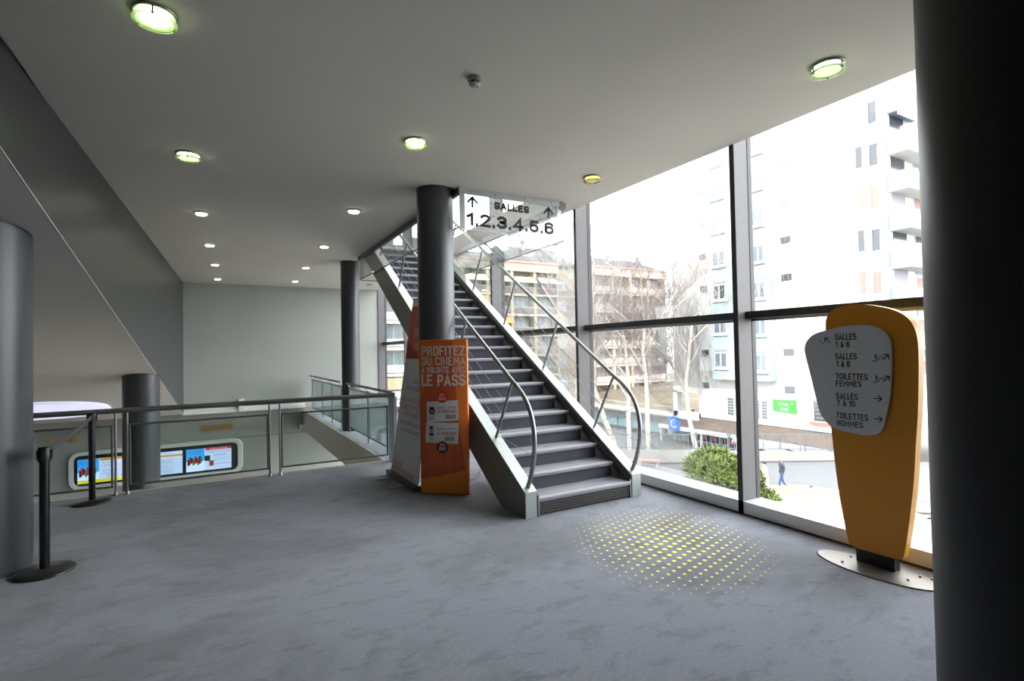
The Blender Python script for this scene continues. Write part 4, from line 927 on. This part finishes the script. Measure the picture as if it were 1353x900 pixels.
# blue square sign
t = empty('blue_square_sign', (34.9, 33.0, -5.0), 'square blue sign with a white round mark hanging from the canopy', 'sign')
box('board', mat('sign_blue', (30, 96, 196), .4), t, -.04, .04, -.58, .58, -.62, .52)
q = MB(); pr_ = [(.33*math.cos(a), .33*math.sin(a)) for a in [PI*.35+i*PI*1.5/14 for i in range(15)]]
ribbon(q, pr_, .15, lambda a, z: (-.05, -a, z-.05)); q.build('round_mark', WFR, t)
text('lettering', 'opt', WFR, t, (-.05, .18, -.12), (0, -1, 0), UZ, .34, .15, .01)

# terrace frame and dry grass slope behind
tf = empty('terrace_frame', (36.7, 33, -4.64), 'white concrete frame open to a dry grass bank above the shops', 'wall opening')
for bx4 in ((-.1, .5, 1.15, 1.65, .0, 2.3), (-.1, .5, -1.45, -1.3, .0, 2.3)): box('pillar', TW, tf, *bx4)
box('lower_wall', TW, tf, -.1, .5, -1.45, 1.65, -.2, .45); box('beam', TW, tf, -.1, .5, -1.45, 1.65, 2.2, 2.7)
q = MB(); gy = [(38.5, 31.5), (60, 31.5), (60, 62), (38.5, 54)]
q.add([(40.3, 31.5, -5.3), (40.3, 56, -5.3), (50, 61, -4.7), (50, 31.5, -4.6), (66, 62, -3.9), (66, 31.5, -3.6)], [(0, 3, 2, 1), (3, 5, 4, 2)])
o = q.build('grass_bank', mat('dry_grass', (84, 72, 52), .95, noise=.2, nscale=.5), None); tag(o, 'dry tan grass bank between the shop roofs and the far apartments', 'grass', kind='stuff')
struct('retaining_wall', MB().box(40.0, 40.3, 35.5, 56, -5.6, -4.4), mat('retaining_beige', (140, 132, 118), .85, noise=.08, nscale=.5))

# ---- far apartment buildings (plane faces -Y)
def apartment(name_label, X0, ncol, bayw, Y, levels, depth, m_wall, m_win, m_par, m_rec, ztop, label, awn=()):
    t = empty('apartment_building', (X0, Y, ZG), label, 'building'); W = ncol*bayw
    def ab(name, m, par, x0, x1, y0, y1, z0, z1): return box(name, m, par, x0, x1, y0, y1, z0-ZG, z1-ZG)
    ab('wall', m_rec, t, 0, W, 1.2, depth, ZG, ztop)
    ab('wall', m_wall, t, -.2, 0.02, 0, depth, ZG, ztop); ab('wall', m_wall, t, W-.02, W+.2, 0, depth, ZG, ztop)
    ab('fascia', m_wall, t, -.3, W+.3, -.15, depth+.2, ztop-1.35, ztop+.1)
    ab('cornice', mat('cornice_red', (140, 84, 76), .7), t, -.2, W+.2, -.2, -.15, ztop-.28, ztop-.1)
    for c in range(1, ncol): ab('pillar', m_wall, t, c*bayw-.22, c*bayw+.22, -.05, 1.2, ZG, ztop)
    mw = MB().box(0, bayw-1.0, 0, .08, 0, 1.75).mesh('w'); mfr = MB().box(-.08, bayw-.92, .03, .1, -.08, 1.83).mesh('wf'); mul_ = MB().box(0, .09, -.02, 0, 0, 1.75).mesh('wm'); mp_ = MB().box(0, bayw-.46, 0, .1, 0, .72).mesh('p'); mr_ = MB().box(0, bayw-.46, -.04, .12, 0, .14).mesh('r')
    for z in levels:
        ab('floor_slab', m_wall, t, 0, W, -.1, 1.25, z-.30, z+.05)
        for c in range(ncol):
            x = c*bayw
            fr_ = link('window', mfr, WFR, t); fr_.location = (x+.5, 1.05, z+.75-ZG)
            p_ = link('pane', mw, m_win, fr_); p_.location = (0, -.06, 0)
            for s in (.33, .66): g_ = link('mullion', mul_, WFR, fr_); g_.location = ((bayw-1.0)*s, -.07, 0)
            p_ = link('parapet', mp_, m_par, t); p_.location = (x+.23, .0, z+.14-ZG)
            p_ = link('parapet_rail', mr_, m_wall, t); p_.location = (x+.23, 0, z+.86-ZG)
    for c, z, m in awn:
        q = MB(); q.add([(c*bayw+.3, -.0, z+2.4-ZG), ((c+1)*bayw-.3, 0, z+2.4-ZG), ((c+1)*bayw-.3, -1.2, z+1.5-ZG), (c*bayw+.3, -1.2, z+1.5-ZG), (c*bayw+.3, 0, z+2.35-ZG), ((c+1)*bayw-.3, 0, z+2.35-ZG), ((c+1)*bayw-.3, -1.2, z+1.42-ZG), (c*bayw+.3, -1.2, z+1.42-ZG)], [(0,1,2,3),(7,6,5,4),(3,2,6,7),(0,3,7,4),(1,5,6,2)])
        q.build('awning', m, t)
    return t, ab, W
AWN = mat('awning_orange', (178, 124, 66), .7); AWC = mat('awning_cream', (146, 140, 118), .7)
LV = [9.45, 6.65, 3.85, 1.05, -1.75, -4.55]
ta, ab, W = apartment('a', 13.0, 8, 3.72, 62, LV, 9, CREAM, CURT, PARA, mat('recess_beige', (120, 115, 105), .8), 13.9, 'cream apartment block with white balcony grid seen behind the staircase', [(6, 9.45, AWC), (7, 9.45, AWC), (5, 9.45, AWC), (4, 9.45, AWC), (4, 6.65, AWN), (5, 3.9, AWN)])
ab('end_wall', mat('stained_beige_wall', (128, 120, 103), .9, noise=.15, nscale=.5), ta, W, W+3.8, .6, 9, ZG, 13.4)
for z in LV: 
    f = ab('window', WFR, ta, W+.3, W+1.9, .5, .6, z+.7, z+2.1); ab('pane', mat('shutter_sky_blue', (128, 146, 158), .5), f, W+.4, W+1.8, .45, .5, z+.8, z+2.0)
def roof(ab_parent, x0, x1, y0, y1, z0, h, slope=4.0):
    q = MB(); q.add([(x0, y0, z0-ZG), (x1, y0, z0-ZG), (x1, y1, z0-ZG), (x0, y1, z0-ZG), (x0+slope, (y0+y1)/2, z0+h-ZG), (x1-slope, (y0+y1)/2, z0+h-ZG)],
        [(0, 1, 5, 4), (2, 3, 4, 5), (1, 2, 5), (3, 0, 4), (3, 2, 1, 0)]); return q.build('roof', ROOFM, ab_parent)
roof(ta, -1, W+4.5, 0.5, 10, 13.9, 3.2, 2.0)
def chimney(par, x, y, z, h=1.6, w=.9):
    c = box('chimney', mat('chimney_pink', (186, 150, 142), .8), par, x-w/2, x+w/2, y, y+.9, z-ZG, z+h-ZG)
    MB().lathe([(w*.5, 0), (w*.3, .3), (w*.5, .55), (w*.6, .6)], (x, y+.4, z+h-ZG), 10).build('cowl', mat('cowl_grey', (96, 100, 108), .6), c)
for x in (21.5, 27.0, 33.0): chimney(ta, x, 4.5, 15.9, 1.5)
tb2, ab2, W2 = apartment('b', 50.3, 4, 3.72, 63, [z+.9 for z in LV], 9, PEACH, mat('window_brown', (120, 108, 106), .3, noise=.25, nscale=1.2), mat('parapet_pale', (176, 166, 160), .7, noise=.08, nscale=1), BRN, 14.35, 'brownish apartment block with peach pillars behind the bare birch trees')
roof(tb2, -1, W2+1, 0, 10, 14.3, 2.4, 4.0)
for x in (6.3, 12.8): chimney(tb2, x, 3.6, 15.2, 1.3)
tc_, ab3, W3 = apartment('c', 4.2, 4, 3.7, 57.5, [8.1, 5.2, 2.2, -.75, -3.7], 4, mat('facade_white', (158, 156, 146), .7), mat('window_teal', (96, 110, 112), .3, noise=.15, nscale=1), mat('parapet_light', (150, 152, 152), .6), mat('recess_grey', (120, 122, 122), .8), 12.2, 'pale banded apartment block glimpsed left of the staircase foot of the glass wall')
ab3('band', mat('band_tan', (156, 134, 104), .8), tc_, 0, W3, -.12, -.05, -2.5, -1.2)

# ---- trees
BARK = mat('birch_bark', (176, 168, 158), .9, noise=.25, nscale=6)
TWIG = mat('birch_twig', (150, 144, 140), .9)
TWIGD = mat('twig_brown', (124, 112, 106), .9)
def tree(x, y, z, H, label, seed, lean=(0, 0), r0=.22, weep=False, gen=4, fork=.32, group=None, twm=TWIG, spread=.55):
    rd = random.Random(seed); t = empty('weeping_birch' if weep else 'bare_birch', (x, y, z), label, 'tree', group)
    trunk = MB(); tw_ = MB()
    def branch(p, d, L, r, g, mb):
        n = 4; pts = [p]; q = p; dd = d.copy(); rs = [r]
        for i in range(n):
            dd = (dd+Vector((rd.uniform(-1, 1), rd.uniform(-1, 1), rd.uniform(-.3, .6)))*.16*(1 if g < gen else 1.3)).normalized()
            if weep and g >= 3: dd = (dd+Vector((0, 0, -.55 if g == 3 else -1.0))).normalized()
            q = q+dd*L/n; pts.append(q); rs.append(r*(1-.45*(i+1)/n))
        m_ = trunk if g <= 1 else tw_
        m_.tube(pts, r, 7 if g == 0 else (5 if g < 3 else 3), rs, cap=False)
        if g >= gen: return
        nb = (5, 6, 7, 7)[g] if not weep else (8, 7, 8, 9)[g]
        for k in range(nb):
            f = fork+(1-fork)*(k+.6)/nb if g == 0 else .15+.85*(k+rd.random())/nb
            f = min(f, .99); i = int(f*n); pp = pts[i].lerp(pts[i+1], f*n-i)
            a = rd.uniform(0, 2*PI); base = (pts[i+1]-pts[i]).normalized()
            side = Vector((math.cos(a), math.sin(a), rd.uniform(.0, .5))).normalized()
            nd = (base*(1-spread)+side*spread*1.15+Vector((0, 0, .18 if not weep else .1))).normalized()
            branch(pp, nd, L*(.62 if g == 0 else .58)*rd.uniform(.8, 1.15)*(1.25 if weep and g >= 2 else 1), max(.012, rs[i]*.5), g+1, m_)
    branch(Vector((0, 0, 0)), Vector((lean[0], lean[1], 1)).normalized(), H*.72, r0, 0, trunk)
    trunk.build('trunk', BARK, t); o = tw_.build('branches', twm, t); o['kind'] = 'stuff'
    return t
tree(30.9, 32.1, ZG, 15, 'bare pale tree with a forked trunk, rightmost of the three before the blue shops', 11, (.02, -.02), .22, fork=.38, twm=TWIGD)
tree(29.3, 32.5, ZG, 15.5, 'bare birch with straight pale trunk, middle of the three before the blue shops', 5, (.0, .0), .2, fork=.3)
tree(29.4, 34.3, ZG, 14.5, 'bare birch with a leaning trunk, leftmost of the three before the blue shops', 21, (-.22, .15), .25, fork=.3)
tree(34.6, 30.4, ZG, 15.5, 'weeping birch with hanging grey twigs in front of the white tower', 8, (0, .02), .2, weep=True, fork=.3, spread=.6)
tree(26.6, 35.9, ZG, 11, 'bare birch farther back between stair balusters and apartment block', 33, (.02, 0), .2, fork=.3)

# ---- conifer bush
NEED = mat('pine_green', (80, 92, 34), .8, noise=.6, nscale=2.5); NEED2 = mat('pine_blue_green', (62, 84, 54), .8, noise=.3, nscale=1.5)
def bush(x, y, z, lobes, label, seed):
    rd = random.Random(seed); t = empty('dwarf_pine', (x, y, z), label, 'shrub')
    q = MB(); core = MB()
    for (cx, cy_, cz, r, h, mi) in lobes:
        q.cur = mi
        for k in range(int(420*r*r)+40):
            th = rd.uniform(0, 2*PI); ph = math.acos(rd.uniform(-.2, 1)); nrm_ = Vector((math.sin(ph)*math.cos(th), math.sin(ph)*math.sin(th), math.cos(ph)))
            p = Vector((cx+nrm_.x*r, cy_+nrm_.y*r, cz+nrm_.z*h))*1.0+Vector((rd.uniform(-.09, .09), rd.uniform(-.09, .09), rd.uniform(-.09, .09)))
            ax = (nrm_+Vector((rd.uniform(-.5, .5), rd.uniform(-.5, .5), rd.uniform(.1, .8)))).normalized(); s_1 = ax.orthogonal().normalized(); s_2 = ax.cross(s_1)
            L = rd.uniform(.18, .42)
            for m in range(4):
                a = m*PI/2+rd.random(); sd = (s_1*math.cos(a)+s_2*math.sin(a)); w_ = sd.cross(ax)*.045
                tip = p+ax*L*.7+sd*L*.6
                q.add([p-w_, p+w_, tip+w_*.6, tip-w_*.6], [(0, 1, 2, 3)])
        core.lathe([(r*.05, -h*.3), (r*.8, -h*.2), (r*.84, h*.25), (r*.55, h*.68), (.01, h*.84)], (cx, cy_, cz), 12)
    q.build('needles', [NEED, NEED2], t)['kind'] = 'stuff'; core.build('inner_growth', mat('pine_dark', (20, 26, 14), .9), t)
    return t
bush(21.8, 18.1, ZG, [(0, 0, 2.1, 1.2, 1.0, 0), (.7, -.9, 1.7, 1.0, 1.0, 0), (0, 0, .5, 1.25, 1.2, 0), (.9, -.9, .45, 1.1, 1.15, 0), (-.6, 1.15, .35, .95, 1.0, 1), (1.35, -1.75, .3, .75, .95, 0), (-1.1, 1.9, .15, .7, .7, 1), (-1.3, .2, .2, .9, .7, 1), (.2, -1.2, .1, 1.0, .8, 1), (.3, .3, 1.0, .8, 1.0, 0)], 'broad green dwarf pine bush just outside the window behind the second mullion', 4)
# planting bed with white kerb
bed = [(18.8, 24.6), (24.4, 22.9), (27.3, 19.55), (29.2, 18.95), (29.9, 18.0), (30.2, 16.5), (29.8, 14.4), (28.9, 11.9), (27.8, 8.3), (26, 3), (16.6, 0), (16.6, 24.5)]
struct('planting_bed', MB().prism(bed, ZG, ZG+.06, 2), SAND)
q = MB()
for a, bb in zip(bed[:10], bed[1:10]):
    a, bb = Vector(a), Vector(bb); d = (bb-a).normalized(); n = Vector((-d.y, d.x))*.35; q.prism([tuple(a-d*.1), tuple(bb+d*.1), tuple(bb+d*.1+n), tuple(a-d*.1+n)], ZG, ZG+.16, 2)
struct('kerb_bed', q, KERB)
t = empty('marker_stake', (30.1, 26.6, ZG), 'short white marker post left of the dwarf pine', 'post'); box('post', WFR, t, -.09, .09, -.09, .09, 0, .9); box('cap', TW, t, -.12, .12, -.12, .12, .9, .98)
t = empty('low_bench', (26.6, 27.6, ZG), 'low concrete bench with reddish top on the near kerb of the street', 'bench', rz=-.91)
box('seat', mat('bench_red', (150, 112, 104), .8), t, -.75, .75, -.25, .25, .40, .50); box('support', CONC, t, -.7, -.5, -.2, .2, 0, .40); box('support', CONC, t, .5, .7, -.2, .2, 0, .40)

# ---- people
def person(x, y, z, H, face, label, cols, pose='stand', coat=False, hat=None, hair=None, arm=0., wide=1.0):
    """one skinned body; heading FACE (radians, 0 = +X)"""
    t = empty('person', (x, y, z), label, 'person', rz=face)
    s = H/1.75
    st_ = {'stand': (.03, -.03), 'walk': (.24, -.24)}[pose]
    V = [(0, 0, .96), (0, 0, 1.12), (0, 0, 1.30), (.01, 0, 1.47), (.02, 0, 1.56),            # pelvis..neck 0-4
         (0, .10, .92), (st_[0]*.5+.04, .11, .50), (st_[0], .11, .08), (st_[0]+.15, .12, .04),
         (0, -.10, .92), (st_[1]*.4+.03, -.11, .50), (st_[1], -.11, .09), (st_[1]+.14, -.12, .04),
         (0, .19, 1.42), (-.03+arm*.3, .25, 1.15), (.06+arm*.8, .22, .93+arm*.25), (.09+arm*.95, .21, .84+arm*.3),
         (0, -.19, 1.42), (-.05, -.25, 1.15), (.03, -.23, .92), (.06, -.22, .83)]
    Ed = [(0, 1), (1, 2), (2, 3), (3, 4), (0, 5), (5, 6), (6, 7), (7, 8), (0, 9), (9, 10), (10, 11), (11, 12), (3, 13), (13, 14), (14, 15), (15, 16), (3, 17), (17, 18), (18, 19), (19, 20)]
    Rr = [.15, .145, .16, .13, .055, .10, .07, .05, .035, .10, .07, .05, .035, .075, .058, .042, .03, .075, .058, .042, .03]
    if coat: Rr[0] = .20; Rr[1] = .18; Rr[5] = Rr[9] = .16; Rr[6] = Rr[10] = .14
    me = bpy.data.meshes.new('body'); me.from_pydata([(a*s, b_*s*wide, c*s) for a, b_, c in V], Ed, []); me.update()
    ob = bpy.data.objects.new('tmp', me); COL.objects.link(ob); m = ob.modifiers.new('s', 'SKIN'); sv = me.skin_vertices[0].data
    for i, r in enumerate(Rr): sv[i].radius = (r*s, r*s*(1.1 if i < 4 else 1))
    sv[0].use_root = True; ob.modifiers.new('d', 'SUBSURF').levels = 1
    dg = bpy.context.evaluated_depsgraph_get(); bm_ = bpy.data.meshes.new_from_object(ob.evaluated_get(dg)); bpy.data.objects.remove(ob)
    top, leg, shoe, skin = [mat('cloth_%d_%d_%d' % c, c, .85) for c in cols[:4]]
    for q_ in (top, leg, shoe, skin): bm_.materials.append(q_)
    for p in bm_.polygons:
        c = p.center; zz = c.z/s; lat = abs(c.y)/s; p.use_smooth = True
        hemz = .42 if coat else .84
        if zz < .11: k = 2
        elif zz < hemz and not (lat > .17 and zz > .86): k = 1
        elif lat > .175 and zz < .88+arm*.3 and (zz > .78): k = 3
        elif zz > 1.52: k = 3
        else: k = 0
        p.material_index = k
    link('body', bm_, None, t)
    hx_, hz = .04*s, 1.665*s
    q = MB(); rr = .105*s
    prof_ = [(0.001, -.13*s), (.045*s, -.125*s), (.075*s, -.07*s), (.085*s, 0), (.08*s, .06*s), (.05*s, .105*s), (.001, .12*s)]
    q.lathe(prof_, (hx_, 0, hz), 14, True, 1.12, .92)
    q.add([(hx_+.09*s, -.012*s, hz+.01*s), (hx_+.09*s, .012*s, hz+.01*s), (hx_+.125*s, 0, hz-.03*s), (hx_+.088*s, 0, hz-.04*s)], [(0, 1, 2), (1, 3, 2), (3, 0, 2)])
    for s3 in (-1, 1): q.box(hx_-.015*s, hx_+.015*s, s3*.078*s-.008*s, s3*.078*s+.008*s, hz-.03*s, hz+.03*s)
    hd = q.build('head', skin, t)
    q = MB()
    for s3 in (-1, 1): q.box(hx_+.083*s, hx_+.094*s, s3*.03*s-.01*s, s3*.03*s+.01*s, hz+.01*s, hz+.022*s)
    q.box(hx_+.08*s, hx_+.092*s, -.02*s, .02*s, hz-.068*s, hz-.06*s); q.build('face_features', mat('feature_dark', (70, 44, 40), .8), hd)
    if hair: 
        q = MB(); q.lathe([(.088*s, -.02*s), (.095*s, .03*s), (.08*s, .085*s), (.05*s, .118*s), (.001, .13*s)], (hx_-.018*s, 0, hz), 14, True, 1.1, .95)
        if len(hair) > 3: q.lathe([(.02*s, -.26*s), (.07*s, -.2*s), (.08*s, 0), (.05*s, .05*s)], (hx_-.055*s, 0, hz), 10, True, .7, 1.)
        q.build('hair', mat('hair_%d_%d_%d' % hair[:3], hair[:3], .8), t)
    if hat: q = MB(); q.lathe([(.085*s, 0), (.125*s, .02*s), (.13*s, .05*s), (.09*s, .085*s), (.001, .095*s)], (hx_-.02*s, 0, hz+.04*s), 16); q.build('beret', mat('beret_black', (24, 26, 34), .9), t)
    if coat:
        q = MB(); q.lathe([(.27*s, .40*s), (.25*s, .75*s), (.19*s, 1.05*s), (.20*s, 1.25*s), (.17*s, 1.42*s), (.09*s, 1.5*s)], (0, 0, 0), 18, True, .8, 1.0*wide)
        q.build('coat', top, t)
    return t
LEFT = math.radians(60)+PI/2     # heading to the left of the picture
person(29.0, 19.15, ZG, 1.74, math.radians(150), 'bald man in a dark jacket and jeans walking left across the road', [(52, 56, 66), (40, 64, 108), (46, 54, 70), (140, 112, 102)], 'walk', hair=(140, 128, 124))
person(27.7, 19.35, ZG, 1.62, math.radians(150), 'woman in a long white coat and black beret beside the dwarf pine', [(215, 212, 206), (200, 198, 194), (90, 84, 80), (206, 150, 130)], 'walk', coat=True, hat=True, hair=(60, 46, 40))
person(34.1, 26.7, ZG, 1.70, math.radians(190), 'person in a black jacket and light blue jeans on the far sidewalk', [(26, 28, 36), (78, 106, 140), (40, 40, 46), (150, 106, 92)], 'stand', hair=(84, 50, 32, 1), arm=.15)
person(33.55, 26.0, ZG, 1.42, math.radians(200), 'shorter person with a red and white scarf on the far sidewalk', [(40, 42, 50), (50, 52, 60), (60, 60, 66), (206, 150, 130)], 'stand', hair=(60, 40, 34))
o = MB().lathe([(.10, 0), (.15, .03), (.16, .10), (.10, .16)], (33.58, 26.0, ZG+1.12), 14).build('scarf', mat('scarf_red', (196, 60, 70), .8), None)
sc_ = [p for p in bpy.data.objects if p.name.startswith('person') and p.get('label', '').startswith('shorter')][0]
o.parent = sc_; o.matrix_parent_inverse = (Matrix.Translation(sc_.location) @ Matrix.Rotation(sc_.rotation_euler.z, 4, 'Z')).inverted()
# far low building mass closing the view at the right, behind the totem gap
t = empty('plaza_kerb', (33.5, 14.0, ZG), 'low curved pale kerb on the sunny plaza right of the totem', 'kerb')
q = MB(); pts = [(3*math.cos(a)-1, 2.2*math.sin(a), .12) for a in [PI*.55+i*PI*.9/12 for i in range(13)]]; q.tube(pts, .12, 6); q.build('kerb_stone', KERB, t)

# things of a kind share a group
for o in list(COL.objects):
    if o.parent is None and o.get('label') and not o.get('group'):
        g = {'downlight': 'round recessed ceiling lights', 'stanchion': 'belt stanchions by the left column', 'column': 'round dark columns', 'glass_skirt': 'glass skirts round the ceiling opening',
             'side_railing': 'glass balustrades on the ledge', 'bare_birch': 'bare trees before the shops', 'apartment_building': 'far apartment blocks', 'person': 'people in the street'}.get(o.name.split('.')[0])
        if g: o['group'] = g
